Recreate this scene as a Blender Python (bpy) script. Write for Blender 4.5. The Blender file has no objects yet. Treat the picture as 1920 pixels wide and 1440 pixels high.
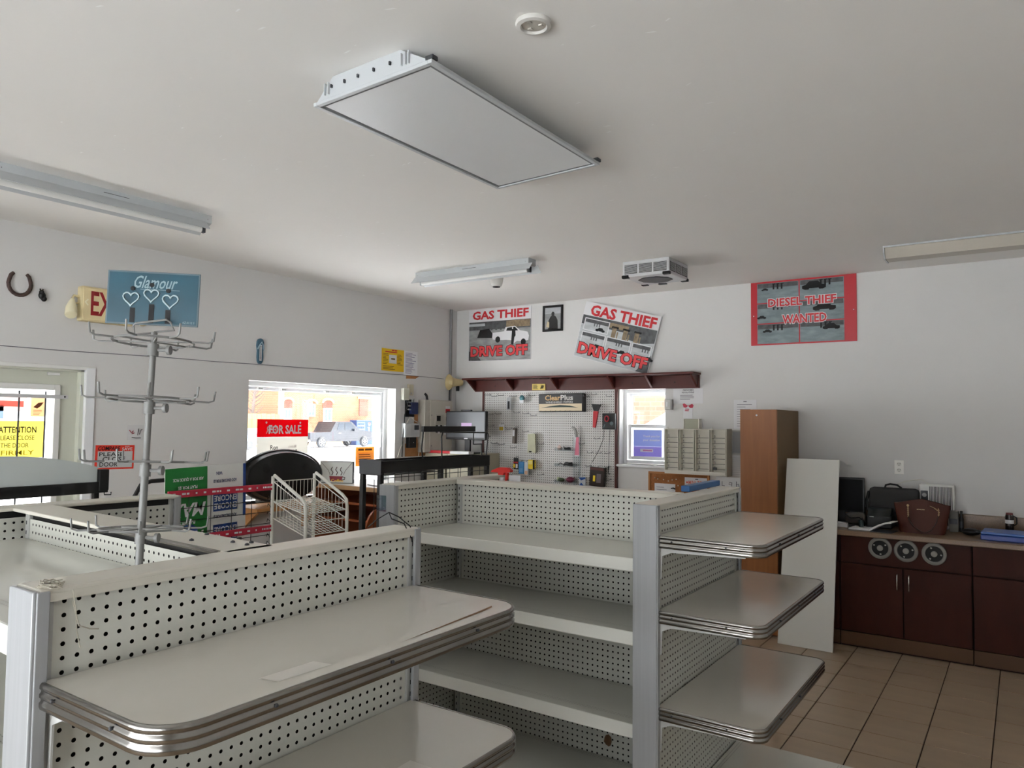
import bpy, bmesh, math, random
from mathutils import Vector, Matrix, Euler
random.seed(7)
SC = bpy.context.scene
COL = SC.collection
PI = math.pi
# ---------------------------------------------------------------- camera, world, light, exposure
cam_d = bpy.data.cameras.new('camera'); cam = bpy.data.objects.new('camera', cam_d); COL.objects.link(cam)
SC.camera = cam
cam_d.sensor_fit = 'HORIZONTAL'; cam_d.sensor_width = 36.0; cam_d.lens = 1399.3 / 1920 * 36.0
cam_d.clip_start = 0.02; cam_d.clip_end = 400
YAW, PITCH, ROLL = 0.6018, 0.04915, 0.01018
_f = Vector((-math.sin(YAW)*math.cos(PITCH), math.cos(YAW)*math.cos(PITCH), math.sin(PITCH)))
_r = _f.cross(Vector((0, 0, 1))).normalized(); _u = _r.cross(_f)
_r2 = math.cos(ROLL)*_r + math.sin(ROLL)*_u; _u2 = -math.sin(ROLL)*_r + math.cos(ROLL)*_u
_m = Matrix((( _r2.x, _u2.x, -_f.x), (_r2.y, _u2.y, -_f.y), (_r2.z, _u2.z, -_f.z)))
cam.matrix_world = Matrix.Translation((0, 0, 1.70)) @ _m.to_4x4()

SKY = 3.2
world = bpy.data.worlds.new('overcast_sky'); SC.world = world; world.use_nodes = True
_bg = world.node_tree.nodes['Background']
_bg.inputs[0].default_value = (0.93, 0.97, 1.0, 1); _bg.inputs[1].default_value = SKY
SC.view_settings.view_transform = 'Standard'; SC.view_settings.look = 'None'
SC.view_settings.gamma = 1.0; SC.view_settings.use_curve_mapping = False
SC.view_settings.exposure = 0.90
SC.cycles.max_bounces = 8; SC.cycles.diffuse_bounces = 5; SC.cycles.glossy_bounces = 3; SC.cycles.use_adaptive_sampling = True; SC.cycles.adaptive_threshold = 0.06; SC.cycles.transparent_max_bounces = 16
SC.cycles.use_denoising = True
SC.cycles.sample_clamp_indirect = 6.0

SUN = 27.0
_s = bpy.data.lights.new('hazy_sun', 'SUN'); _s.energy = SUN; _s.angle = math.radians(6); _s.color = (1.0, .97, .92)
_so = bpy.data.objects.new('hazy_sun', _s); COL.objects.link(_so)
_so.rotation_euler = Vector((-.10, -1.0, -.85)).to_track_quat('-Z', 'Y').to_euler()   # from behind the far wall: no direct beam through the big windows, snow outside in full light

def portal(loc, rot, w, h):
    l = bpy.data.lights.new('window_portal', 'AREA'); l.shape = 'RECTANGLE'; l.size = w; l.size_y = h
    l.cycles.is_portal = True
    o = bpy.data.objects.new('window_portal', l); COL.objects.link(o); o.location = loc; o.rotation_euler = rot
    return o

# ---------------------------------------------------------------- materials
def lin(c):
    return tuple(((x/255)/12.92 if x/255 <= .04045 else ((x/255+.055)/1.055)**2.4) for x in c)
MATS = {}
def mat(name, rgb, rough=.6, metal=0., var=0., vscale=6., bump=0., bscale=60., spec=.5, coat=0., objvar=0., stretch=None, alpha=None):
    if name in MATS: return MATS[name]
    m = bpy.data.materials.new(name); m.use_nodes = True; nt = m.node_tree; b = nt.nodes['Principled BSDF']
    c = lin(rgb)
    b.inputs['Base Color'].default_value = (*c, 1); b.inputs['Roughness'].default_value = rough
    b.inputs['Metallic'].default_value = metal; b.inputs['Specular IOR Level'].default_value = spec
    if coat: b.inputs['Coat Weight'].default_value = coat; b.inputs['Coat Roughness'].default_value = .08
    tc = None
    if var or bump:
        tc = nt.nodes.new('ShaderNodeTexCoord'); mp = nt.nodes.new('ShaderNodeMapping')
        nt.links.new(tc.outputs['Object'], mp.inputs[0])
        if stretch: mp.inputs['Scale'].default_value = stretch
    if var or objvar:
        hv = nt.nodes.new('ShaderNodeHueSaturation'); hv.inputs['Color'].default_value = (*c, 1)
        mr = nt.nodes.new('ShaderNodeMapRange'); mr.inputs[1].default_value = .25; mr.inputs[2].default_value = .75
        if var:
            n = nt.nodes.new('ShaderNodeTexNoise'); n.inputs['Scale'].default_value = vscale; n.inputs['Detail'].default_value = 5
            nt.links.new(mp.outputs[0], n.inputs['Vector']); nt.links.new(n.outputs[0], mr.inputs[0])
        mr.inputs[3].default_value = 1-var; mr.inputs[4].default_value = 1+var
        src = mr.outputs[0]
        if objvar:
            oi = nt.nodes.new('ShaderNodeObjectInfo'); ma = nt.nodes.new('ShaderNodeMath'); ma.operation = 'MULTIPLY_ADD'
            nt.links.new(oi.outputs['Random'], ma.inputs[0]); ma.inputs[1].default_value = objvar; ma.inputs[2].default_value = 1-objvar/2
            if var:
                mm = nt.nodes.new('ShaderNodeMath'); mm.operation = 'MULTIPLY'; nt.links.new(src, mm.inputs[0]); nt.links.new(ma.outputs[0], mm.inputs[1]); src = mm.outputs[0]
            else: src = ma.outputs[0]
        nt.links.new(src, hv.inputs['Value']); nt.links.new(hv.outputs[0], b.inputs['Base Color'])
    if bump:
        n2 = nt.nodes.new('ShaderNodeTexNoise'); n2.inputs['Scale'].default_value = bscale; n2.inputs['Detail'].default_value = 4
        bp = nt.nodes.new('ShaderNodeBump'); bp.inputs['Strength'].default_value = bump; bp.inputs['Distance'].default_value = .01
        nt.links.new(mp.outputs[0], n2.inputs['Vector']); nt.links.new(n2.outputs[0], bp.inputs['Height']); nt.links.new(bp.outputs[0], b.inputs['Normal'])
    MATS[name] = m
    return m
def glassmat(name, tint=(1, 1, 1), gloss=.06):
    if name in MATS: return MATS[name]
    m = bpy.data.materials.new(name); m.use_nodes = True; nt = m.node_tree; nt.nodes.clear()
    o = nt.nodes.new('ShaderNodeOutputMaterial'); mx = nt.nodes.new('ShaderNodeMixShader')
    t = nt.nodes.new('ShaderNodeBsdfTransparent'); t.inputs[0].default_value = (*tint, 1)
    g = nt.nodes.new('ShaderNodeBsdfGlossy'); g.inputs['Roughness'].default_value = .02
    mx.inputs[0].default_value = gloss
    nt.links.new(t.outputs[0], mx.inputs[1]); nt.links.new(g.outputs[0], mx.inputs[2]); nt.links.new(mx.outputs[0], o.inputs[0])
    MATS[name] = m; return m
def transl(name, rgb, fac=.5):
    """paper or thin plastic: part of the light shines through"""
    if name in MATS: return MATS[name]
    m = bpy.data.materials.new(name); m.use_nodes = True; nt = m.node_tree; nt.nodes.clear(); c = (*lin(rgb), 1)
    o = nt.nodes.new('ShaderNodeOutputMaterial'); mx = nt.nodes.new('ShaderNodeMixShader'); mx.inputs[0].default_value = fac
    d = nt.nodes.new('ShaderNodeBsdfDiffuse'); d.inputs[0].default_value = c
    t = nt.nodes.new('ShaderNodeBsdfTranslucent'); t.inputs[0].default_value = c
    nt.links.new(d.outputs[0], mx.inputs[1]); nt.links.new(t.outputs[0], mx.inputs[2]); nt.links.new(mx.outputs[0], o.inputs[0])
    MATS[name] = m; return m
def brickmat(name, c1, c2, mortar, bw=.21, bh=.07, axes='yz', rough=.9):
    m = bpy.data.materials.new(name); m.use_nodes = True; nt = m.node_tree; b = nt.nodes['Principled BSDF']
    tc = nt.nodes.new('ShaderNodeTexCoord'); sp = nt.nodes.new('ShaderNodeSeparateXYZ'); cb = nt.nodes.new('ShaderNodeCombineXYZ')
    nt.links.new(tc.outputs['Object'], sp.inputs[0])
    nt.links.new(sp.outputs['XYZ'.index(axes[0].upper())], cb.inputs[0]); nt.links.new(sp.outputs['XYZ'.index(axes[1].upper())], cb.inputs[1])
    br = nt.nodes.new('ShaderNodeTexBrick'); br.inputs['Color1'].default_value = (*lin(c1), 1); br.inputs['Color2'].default_value = (*lin(c2), 1)
    br.inputs['Mortar'].default_value = (*lin(mortar), 1); br.inputs['Scale'].default_value = 1; br.inputs['Mortar Size'].default_value = .008
    br.inputs['Brick Width'].default_value = bw; br.inputs['Row Height'].default_value = bh; br.inputs['Bias'].default_value = 0
    nt.links.new(cb.outputs[0], br.inputs['Vector']); nt.links.new(br.outputs[0], b.inputs['Base Color']); b.inputs['Roughness'].default_value = rough
    MATS[name] = m; return m

# ---------------------------------------------------------------- mesh helpers
class MB:
    def __init__(s): s.v = []; s.f = []; s.m = []
    def add(s, vs, fs, mi=0):
        k = len(s.v); s.v += [tuple(p) for p in vs]; s.f += [tuple(i+k for i in f) for f in fs]; s.m += [mi]*len(fs); return s
    def box(s, x0, y0, z0, x1, y1, z1, mi=0):
        x0, x1 = min(x0, x1), max(x0, x1); y0, y1 = min(y0, y1), max(y0, y1); z0, z1 = min(z0, z1), max(z0, z1)
        return s.add([(x0,y0,z0),(x1,y0,z0),(x1,y1,z0),(x0,y1,z0),(x0,y0,z1),(x1,y0,z1),(x1,y1,z1),(x0,y1,z1)],
                     [(0,3,2,1),(4,5,6,7),(0,1,5,4),(1,2,6,5),(2,3,7,6),(3,0,4,7)], mi)
    def cbox(s, x0, y0, z0, x1, y1, z1, b=.004, mi=0):
        """box with chamfered edges"""
        x0, x1 = min(x0, x1), max(x0, x1); y0, y1 = min(y0, y1), max(y0, y1); z0, z1 = min(z0, z1), max(z0, z1)
        bm = bmesh.new(); bmesh.ops.create_cube(bm, size=1)
        for v in bm.verts: v.co = Vector((x0 if v.co.x < 0 else x1, y0 if v.co.y < 0 else y1, z0 if v.co.z < 0 else z1))
        b = min(b, (x1-x0)*.45, (y1-y0)*.45, (z1-z0)*.45)
        bmesh.ops.bevel(bm, geom=bm.edges[:], offset=b, segments=2, affect='EDGES', profile=.5)
        bm.verts.index_update(); s.add([v.co[:] for v in bm.verts], [[v.index for v in f.verts] for f in bm.faces], mi); bm.free(); return s
    def prism(s, pts, ax, a, b, mi=0):
        n = len(pts)
        def P(p, t): return {'x': (t, p[0], p[1]), 'y': (p[0], t, p[1]), 'z': (p[0], p[1], t)}[ax]
        vs = [P(p, a) for p in pts]+[P(p, b) for p in pts]
        return s.add(vs, [tuple(range(n-1, -1, -1)), tuple(range(n, 2*n))]+[(i, (i+1) % n, n+(i+1) % n, n+i) for i in range(n)], mi)
    def tube(s, path, r, n=6, mi=0, closed=False):
        P = [Vector(p) for p in path]; k = len(P); rr = r if isinstance(r, (list, tuple)) else [r]*k
        rings = []; up = None
        for i, p in enumerate(P):
            a = P[i-1] if (i > 0 or closed) else p; b = P[(i+1) % k] if (i < k-1 or closed) else p
            t = (b-a).normalized() if (b-a).length > 1e-9 else Vector((0, 0, 1))
            if up is None: up = Vector((0, 0, 1)) if abs(t.z) < .9 else Vector((1, 0, 0))
            x = up.cross(t)
            if x.length < 1e-6: x = Vector((0, 1, 0)).cross(t)
            x.normalize(); y = t.cross(x); up = y
            rings.append([p+rr[i]*(math.cos(2*PI*j/n)*x+math.sin(2*PI*j/n)*y) for j in range(n)])
        vs = [q for R in rings for q in R]; fs = []
        for i in range(k if closed else k-1):
            A = i*n; B = ((i+1) % k)*n
            for j in range(n): fs.append((A+j, A+(j+1) % n, B+(j+1) % n, B+j))
        if not closed: fs += [tuple(range(n-1, -1, -1)), tuple(range((k-1)*n, k*n))]
        return s.add(vs, fs, mi)
    def lathe(s, prof, c=(0, 0, 0), ax='z', n=20, mi=0, sx=1., sy=1.):
        """prof: (radius, height); axis through c"""
        vs = []; fs = []; k = len(prof)
        for r, h in prof:
            for j in range(n):
                a = 2*PI*j/n; p = (r*math.cos(a)*sx, r*math.sin(a)*sy)
                q = {'z': (p[0], p[1], h), 'y': (p[0], h, p[1]), 'x': (h, p[0], p[1])}[ax]
                vs.append((q[0]+c[0], q[1]+c[1], q[2]+c[2]))
        for i in range(k-1):
            for j in range(n): fs.append((i*n+j, i*n+(j+1) % n, (i+1)*n+(j+1) % n, (i+1)*n+j))
        if prof[0][0] > 1e-6: fs.append(tuple(range(n-1, -1, -1)))
        if prof[-1][0] > 1e-6: fs.append(tuple(range((k-1)*n, k*n)))
        return s.add(vs, fs, mi)
    def ball(s, c, r, n=10, mi=0, sc=(1, 1, 1)):
        prof = [(max(1e-7, r*math.sin(PI*i/8)), -r*math.cos(PI*i/8)) for i in range(9)]
        k = len(s.v); s.lathe(prof, (0, 0, 0), 'z', n, mi)
        s.v[k:] = [(p[0]*sc[0]+c[0], p[1]*sc[1]+c[1], p[2]*sc[2]+c[2]) for p in s.v[k:]]; return s
    def poly(s, pts, y, mi=0):
        """flat polygon in the local xz plane facing -y"""
        return s.add([(p[0], y, p[1]) for p in pts], [tuple(range(len(pts)))], mi)
    def rect(s, u0, v0, u1, v1, y, mi=0): return s.poly([(u0, v0), (u1, v0), (u1, v1), (u0, v1)], y, mi)
    def perf(s, nu, nv, pu, pv, u0, v0, hu, hv, plane, d, mi=0, seg=8, margin=(0, 0, 0, 0)):
        """perforated sheet: nu x nv cells; plane 'xz' (d = y) or 'xy' (d = z)"""
        def P(u, v): return (u, d, v) if plane == 'xz' else (u, v, d)
        base = len(s.v); vs = []; fs = []
        for j in range(nv+1):
            for i in range(nu+1): vs.append(P(u0+i*pu, v0+j*pv))
        ang = [PI/seg+2*PI*k/seg+PI for k in range(seg)] if seg == 8 else [PI/4+PI/2*k+PI for k in range(4)]
        cs = [(math.cos(a)*(1/math.cos(PI/8) if seg == 8 else math.sqrt(2)), math.sin(a)*(1/math.cos(PI/8) if seg == 8 else math.sqrt(2))) for a in ang]
        for j in range(nv):
            for i in range(nu):
                cx = u0+(i+.5)*pu; cy = v0+(j+.5)*pv; k = len(vs)
                for c in cs: vs.append(P(cx+hu*c[0], cy+hv*c[1]))
                a = j*(nu+1)+i; c0, c1, c2, c3 = a, a+1, a+nu+2, a+nu+1
                if seg == 8:
                    # ring angles 202.5 247.5 292.5 337.5 22.5 67.5 112.5 157.5
                    fs += [(c0, c1, k+2, k+1), (c1, c2, k+4, k+3), (c2, c3, k+6, k+5), (c3, c0, k, k+7),
                           (c0, k+1, k), (c1, k+3, k+2), (c2, k+5, k+4), (c3, k+7, k+6)]
                else:
                    fs += [(c0, c1, k+1, k), (c1, c2, k+2, k+1), (c2, c3, k+3, k+2), (c3, c0, k, k+3)]
        U1 = u0+nu*pu; V1 = v0+nv*pv; ml, mr, mb, mt = margin; q = len(vs)
        for (a, b, c, e) in [(u0-ml, v0-mb, u0, V1+mt), (U1, v0-mb, U1+mr, V1+mt), (u0, v0-mb, U1, v0), (u0, V1, U1, V1+mt)]:
            if c-a > 1e-6 and e-b > 1e-6:
                vs += [P(a, b), P(c, b), P(c, e), P(a, e)]; fs.append((q, q+1, q+2, q+3)); q += 4
        s.v += vs; s.f += [tuple(i+base for i in f) for f in fs]; s.m += [mi]*len(fs); return s
    def text(s, t, u0, v0, u1, v1, y, mi=0, flip=False, shear=0., mirror=False, bold=.012):
        """lettering fitted into a rectangle of the local xz plane, facing -y"""
        ref = text_mesh(t, shear)[0]; vs, fs = text_mesh(t, shear, bold)
        if not vs: return s
        xa = min(p[0] for p in ref); xb = max(p[0] for p in ref); ya = min(p[1] for p in ref); yb = max(p[1] for p in ref)
        su = (u1-u0)/max(1e-6, xb-xa); sv = (v1-v0)/max(1e-6, yb-ya)
        out = []
        for p in vs:
            u = u0+(p[0]-xa)*su; v = v0+(p[1]-ya)*sv
            if flip: u = u0+u1-u; v = v0+v1-v
            if mirror: u = u0+u1-u
            out.append((u, y, v))
        return s.add(out, fs, mi)
BASE = {}
_tc = {}
def text_mesh(t, shear=0., off=0.):
    if (t, shear, off) in _tc: return _tc[(t, shear, off)]
    c = bpy.data.curves.new('lettering', 'FONT'); c.body = t; c.resolution_u = 2; c.shear = shear; c.offset = off
    o = bpy.data.objects.new('lettering', c); me = bpy.data.meshes.new_from_object(o)
    r = ([v.co[:] for v in me.vertices], [tuple(p.vertices) for p in me.polygons])
    bpy.data.objects.remove(o); bpy.data.curves.remove(c); bpy.data.meshes.remove(me)
    _tc[(t, shear, off)] = r; return r
def tag(o, label=None, cat=None, group=None, kind=None):
    if label: o['label'] = label
    if cat: o['category'] = cat
    if group: o['group'] = group
    if kind: o['kind'] = kind
    return o
def thing(name, label, cat, loc=(0, 0, 0), rot=(0, 0, 0), group=None, kind=None, world=False):
    """an Empty at the thing's base; world=True: its parts are written in room coordinates"""
    o = bpy.data.objects.new(name, None); COL.objects.link(o); o.location = loc; o.rotation_euler = rot
    o.empty_display_size = .05; BASE[o.name] = Vector(loc) if world else Vector((0, 0, 0))
    return tag(o, label, cat, group, kind)
SMALL = {'rivets', 'slot_row', 'knockouts', 'ribs', 'clips', 'pendant_cords', 'heart_pendants', 'clip_row', 'bolt_heads', 'small_print', 'scale_marks', 'wire_grid', 'side_ladder', 'louvres', 'push_pins', 'peg_holes', 'cover_screws', 'nail_heads', 'slots', 'screw_plugs', 'pin_heads', 'connectors', 'hook_row', 'button_grid', 'branches', 'ruled_lines', 'locating_pins', 'embossed_rings', 'marker_writing', 'doodle', 'paint_flecks'}
def build(mb, name, mats, parent=None, smooth=None, loc=None, rot=None, recalc=True, label=None):
    me = bpy.data.meshes.new(name)
    if parent is not None: base = BASE[parent.name]
    else: base = Vector(loc or (0, 0, 0)) if not rot else Vector((0, 0, 0))
    vs = [(p[0]-base[0], p[1]-base[1], p[2]-base[2]) for p in mb.v]
    me.from_pydata(vs, [], mb.f)
    for m in (mats if isinstance(mats, (list, tuple)) else [mats]): me.materials.append(m)
    me.polygons.foreach_set('material_index', mb.m)
    if recalc:
        bm = bmesh.new(); bm.from_mesh(me); bmesh.ops.recalc_face_normals(bm, faces=bm.faces[:]); bm.to_mesh(me); bm.free()
    if smooth:
        me.polygons.foreach_set('use_smooth', [True]*len(me.polygons)); me.set_sharp_from_angle(angle=math.radians(smooth))
    me.update()
    o = bpy.data.objects.new(name, me); COL.objects.link(o)
    if parent is not None: o.parent = parent; BASE[o.name] = base
    else:
        if loc: o.location = loc
        if rot: o.rotation_euler = rot
        BASE[o.name] = base
    if label: o['label'] = label
    if name in SMALL: o['kind'] = 'stuff'
    return o
def dup(o, parent=None, loc=None, rot=None):
    c = o.copy(); COL.objects.link(c); BASE[c.name] = BASE[o.name]
    if parent is not None: c.parent = parent
    if loc is not None: c.location = loc
    if rot is not None: c.rotation_euler = rot
    return c
def struct(mb, name, mats, **k):
    return tag(build(mb, name, mats, **k), kind='structure')

# palette
WALL = mat('painted_drywall', (215, 214, 212), .75, var=.025, vscale=1.3, bump=.05, bscale=25)
CEIL = mat('ceiling_drywall', (238, 236, 232), .8, var=.02, vscale=1.1, bump=.06, bscale=18)
WHITE = mat('white_paint', (226, 226, 222), .45)
VINYL = mat('white_vinyl', (232, 234, 236), .35)
PEG = mat('pegboard_enamel', (206, 206, 197), .42, var=.02, vscale=5)
HOLE_SHADE = mat('hole_shade', (40, 32, 26), .9)  # dark brown that puts the shade into the pegboard holes
UPR = mat('grey_enamel_upright', (176, 177, 174), .4)
ALU = mat('brushed_aluminium', (166, 168, 170), .4, metal=.15, var=.06, vscale=3, stretch=(40, 40, 1))
CHROME = mat('chrome_edge', (150, 147, 142), .22, metal=1., var=.12, vscale=9)
LAM = mat('shelf_laminate', (206, 202, 192), .13, var=.035, vscale=4, coat=.3)
METSH = mat('white_metal_shelf', (210, 210, 201), .14, var=.02, vscale=4)
BLACK = mat('black_plastic', (14, 14, 15), .42)
DKGREY = mat('dark_grey_metal', (58, 60, 64), .45)
WIREW = mat('white_coated_wire', (222, 220, 210), .4)
WIREG = mat('pale_grey_wire', (178, 178, 176), .35)
REDB = mat('oxblood_paint', (82, 29, 21), .4, var=.12, vscale=7)
PAPER = mat('white_paper', (226, 226, 228), .85)
INK = mat('black_ink', (26, 26, 28), .8)
GREYINK = mat('grey_ink', (120, 120, 126), .8)
REDINK = mat('red_print', (200, 34, 44), .6)
YEL = mat('yellow_print', (240, 205, 40), .7)
BLUE = mat('blue_print', (28, 78, 150), .6)
GLASS = glassmat('window_glass')
# ================================================================= THE SETTING
XL, YR, H = -5.54, 6.90, 2.995
XR, YB = 1.9, -2.2
WT = .24
# floor: grout bed, single tiles in view, far field in one mesh
GROUT = mat('brown_grout', (62, 46, 34), .95)
TILE = mat('beige_ceramic_tile', (168, 148, 124), .34, var=.07, vscale=2.4, objvar=.06, stretch=(1, 5, 1))
mb = MB(); mb.box(XL-WT, YB-WT, -.2, XR+WT, YR+WT, -.006)
floor = struct(mb, 'floor', GROUT)
mb = MB(); mb.cbox(-.1495, -.1495, -.01, .1495, .1495, 0, .002)
tile_src = None; P = .305
rest = MB()
for i in range(-15, 9):
    for j in range(-8, 22):
        cx = -.782+P*i+P/2; cy = 4.297+P*(j-10)+P/2
        if cx-.15 < XL or cx+.15 > XR or cy-.15 < YB or cy+.15 > YR: continue
        if -2 <= i <= 3 and 7 <= j <= 17 and not (i < 0 and j < 10):
            if tile_src is None:
                tile_src = build(mb, 'tile', TILE, floor); tile_src.location = (cx, cy, 0)
            else: dup(tile_src, floor, (cx, cy, 0))
        else: rest.box(cx-.1495, cy-.1495, -.01, cx+.1495, cy+.1495, 0)
o = build(rest, 'tile_field', TILE, floor); o['kind'] = 'stuff'
# ceiling
mb = MB(); mb.box(XL-WT, YB-WT, H, XR+WT, YR+WT, H+.2)
ceiling = struct(mb, 'ceiling', CEIL)
random.seed(21); mb = MB()
for k in range(90):
    x = random.uniform(-4.2, -.9); y = random.uniform(1.0, 4.2); L_ = random.uniform(.006, .022); a = random.uniform(-.4, .5); w_ = random.uniform(.002, .005)
    if -2.3 < x < -1.55 and 1.8 < y < 3.2: continue
    c_, s_ = math.cos(a), math.sin(a); q = [(-L_, 0), (-L_*.3, w_), (L_, w_*.4), (L_*.4, -w_)]
    mb.add([(x+u*c_-v*s_, y+u*s_+v*c_, H-.0008) for u, v in q], [(0, 1, 2, 3)])
build(mb, 'paint_flecks', mat('fresh_filler', (252, 252, 250), .8), ceiling)
# walls with their openings
def wall_x(name, x0, x1, y0, y1, holes):
    mb = MB(); ys = sorted({y0, y1, *[h[0] for h in holes], *[h[1] for h in holes]})
    for a, b in zip(ys, ys[1:]):
        hs = [h for h in holes if h[0] <= a+1e-6 and h[1] >= b-1e-6]
        if not hs: mb.box(x0, a, 0, x1, b, H)
        for h in hs:
            if h[2] > 0: mb.box(x0, a, 0, x1, b, h[2])
            mb.box(x0, a, h[3], x1, b, H)
    return struct(mb, name, WALL)
def wall_y(name, y0, y1, x0, x1, holes):
    mb = MB(); xs = sorted({x0, x1, *[h[0] for h in holes], *[h[1] for h in holes]})
    for a, b in zip(xs, xs[1:]):
        hs = [h for h in holes if h[0] <= a+1e-6 and h[1] >= b-1e-6]
        if not hs: mb.box(a, y0, 0, b, y1, H)
        for h in hs:
            if h[2] > 0: mb.box(a, y0, 0, b, y1, h[2])
            mb.box(a, y0, h[3], b, y1, H)
    return struct(mb, name, WALL)
W1 = (4.033, 5.876, .955, 2.033)      # shop window, left wall
D1 = (1.66, 2.678, 0, 2.04)           # glazed door, left wall
W2 = (-3.405, -2.905, 1.272, 2.03)    # small window, far wall
wall_left = wall_x('wall_left', XL-WT, XL, YB-WT, YR+WT, [W1, D1])
wall_far = wall_y('wall_far', YR, YR+WT, XL, XR+WT, [W2])
wall_right = wall_x('wall_right', XR, XR+WT, YB-WT, YR, [])
W4 = (-4.2, .4, .20, 2.30)           # unseen glazing behind the viewer, added and sized to brighten the room
wall_back = wall_y('wall_back', YB-WT, YB, XL, XR, [W4])
# window 1: picture window with vinyl frame and wooden ledge
win = thing('window_1', None, None, (XL-.12, 4.95, .955), kind='structure', world=True)
def frame_x(x0, x1, y0, y1, z0, z1, w, mb=None):
    mb = mb or MB()
    mb.cbox(x0, y0, z0, x1, y0+w, z1, .004); mb.cbox(x0, y1-w, z0, x1, y1, z1, .004)
    mb.cbox(x0, y0+w, z0, x1, y1-w, z0+w, .004); mb.cbox(x0, y0+w, z1-w, x1, y1-w, z1, .004); return mb
build(frame_x(XL-.22, XL-.13, W1[0], W1[1], W1[2]+.02, W1[3], .045), 'window_frame', VINYL, win)
build(frame_x(XL-.20, XL-.15, W1[0]+.05, W1[1]-.05, W1[2]+.07, W1[3]-.05, .03), 'sash', VINYL, win)
mb = MB(); mb.box(XL-.18, W1[0]+.07, W1[2]+.09, XL-.174, W1[1]-.07, W1[3]-.07); build(mb, 'pane', GLASS, win)
mb = MB(); mb.cbox(XL-.135, W1[1]-.10, 1.40, XL-.115, W1[1]-.075, 1.56, .006); build(mb, 'sash_latch', VINYL, win)
mb = MB()
for yy in (4.22, 4.48, 5.0, 5.35): mb.cbox(XL-.135, yy, 1.955, XL-.115, yy+.05, 1.975, .004)
build(mb, 'clip_row', WIREG, win)
OAK = mat('oak_ledge', (176, 124, 74), .5, var=.12, vscale=5, stretch=(6, 1, 6))
mb = MB(); mb.cbox(XL-.23, W1[0], .92, XL+.02, W1[1], .955, .004); build(mb, 'window_sill', OAK, win)
# reveal lining
mb = MB(); mb.box(XL-.13, W1[1]-.004, .955, XL, W1[1]+.001, 2.033); mb.box(XL-.13, W1[0]-.001, .955, XL, W1[0]+.004, 2.033); mb.box(XL-.13, W1[0], 2.029, XL, W1[1], 2.034)
build(mb, 'reveal_lining', WHITE, win)
# window 2: sash window, far wall
win2 = thing('window_2', None, None, (-3.155, YR+.1, 1.272), kind='structure', world=True)
def frame_y(y0, y1, x0, x1, z0, z1, w, mb=None):
    mb = mb or MB()
    mb.cbox(x0, y0, z0, x0+w, y1, z1, .004); mb.cbox(x1-w, y0, z0, x1, y1, z1, .004)
    mb.cbox(x0+w, y0, z0, x1-w, y1, z0+w, .004); mb.cbox(x0+w, y0, z1-w, x1-w, y1, z1, .004); return mb
build(frame_y(YR+.10, YR+.19, W2[0], W2[1], W2[2]+.005, W2[3], .035), 'window_frame', VINYL, win2)
build(frame_y(YR+.12, YR+.16, W2[0]+.04, W2[1]-.04, W2[2]+.045, 1.675, .035), 'lower_sash', VINYL, win2)
build(frame_y(YR+.15, YR+.18, W2[0]+.04, W2[1]-.04, 1.645, W2[3]-.03, .03), 'upper_sash', VINYL, win2)
mb = MB(); mb.box(W2[0]+.07, YR+.138, W2[2]+.075, W2[1]-.07, YR+.142, 1.65); build(mb, 'pane', GLASS, win2)
mb = MB(); mb.box(W2[0]+.065, YR+.163, 1.67, W2[1]-.065, YR+.167, W2[3]-.055); build(mb, 'pane', GLASS, win2)
mb = MB(); mb.cbox(W2[0]-.03, YR-.03, W2[2]-.025, W2[1]+.02, YR+.12, W2[2], .004); build(mb, 'window_sill', VINYL, win2)
win4 = thing('added_window', None, None, (-1.9, YB-.12, .20), kind='structure', world=True)  # frame and panes of the unseen opening added for its light
mbw = frame_y(YB-.16, YB-.06, W4[0], W4[1], W4[2], W4[3], .05)
for k in range(1, 4): xx = W4[0]+k*1.15; mbw.cbox(xx-.025, YB-.16, W4[2]+.05, xx+.025, YB-.06, W4[3]-.05, .004)
build(mbw, 'window_frame', VINYL, win4)
for k in range(4): mb = MB(); mb.box(W4[0]+k*1.15+.03, YB-.114, W4[2]+.05, W4[0]+k*1.15+1.12, YB-.108, W4[3]-.05); build(mb, 'pane', GLASS, win4)
# door
DOORP = mat('pale_green_grey_door', (206, 208, 194), .45)
door = thing('door_1', None, None, (XL-.1, 2.15, 0), kind='structure', world=True)
mb = MB(); DX0, DX1 = XL-.11, XL-.065
def slab_with_hole(mb, x0, x1, y0, y1, z0, z1, h):
    mb.box(x0, y0, z0, x1, h[0], z1); mb.box(x0, h[1], z0, x1, y1, z1); mb.box(x0, h[0], z0, x1, h[1], h[2]); mb.box(x0, h[0], h[3], x1, h[1], z1)
GH = (1.82, 2.505, .95, 1.895)
slab_with_hole(mb, DX0, DX1, 1.70, 2.645, .01, 2.015, GH); build(mb, 'door_slab', DOORP, door)
build(frame_x(DX1-.005, DX1+.018, GH[0]-.025, GH[1]+.025, GH[2]-.025, GH[3]+.025, .04), 'glazing_frame', WHITE, door)
mb = MB(); mb.box(DX0+.02, GH[0], GH[2], DX0+.026, GH[1], GH[3]); build(mb, 'pane', GLASS, door)
mb = MB(); mb.cbox(XL-.2, 2.645, 0, XL-.02, 2.678, 2.04, .004); mb.cbox(XL-.2, 1.66, 0, XL-.02, 1.70, 2.04, .004); mb.cbox(XL-.2, 1.66, 2.015, XL-.02, 2.678, 2.04, .004)
build(mb, 'door_frame', DOORP, door)
mb = MB(); mb.cbox(XL-.02, 2.67, 0, XL+.014, 2.735, 2.046, .003); mb.cbox(XL-.02, 1.60, 0, XL+.014, 1.665, 2.046, .003)
build(mb, 'casing', VINYL, door)
mb = MB(); mb.cbox(XL-.03, 1.6, 2.03, XL+.012, 2.735, 2.055, .003); build(mb, 'head_casing', WHITE, door)
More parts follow.
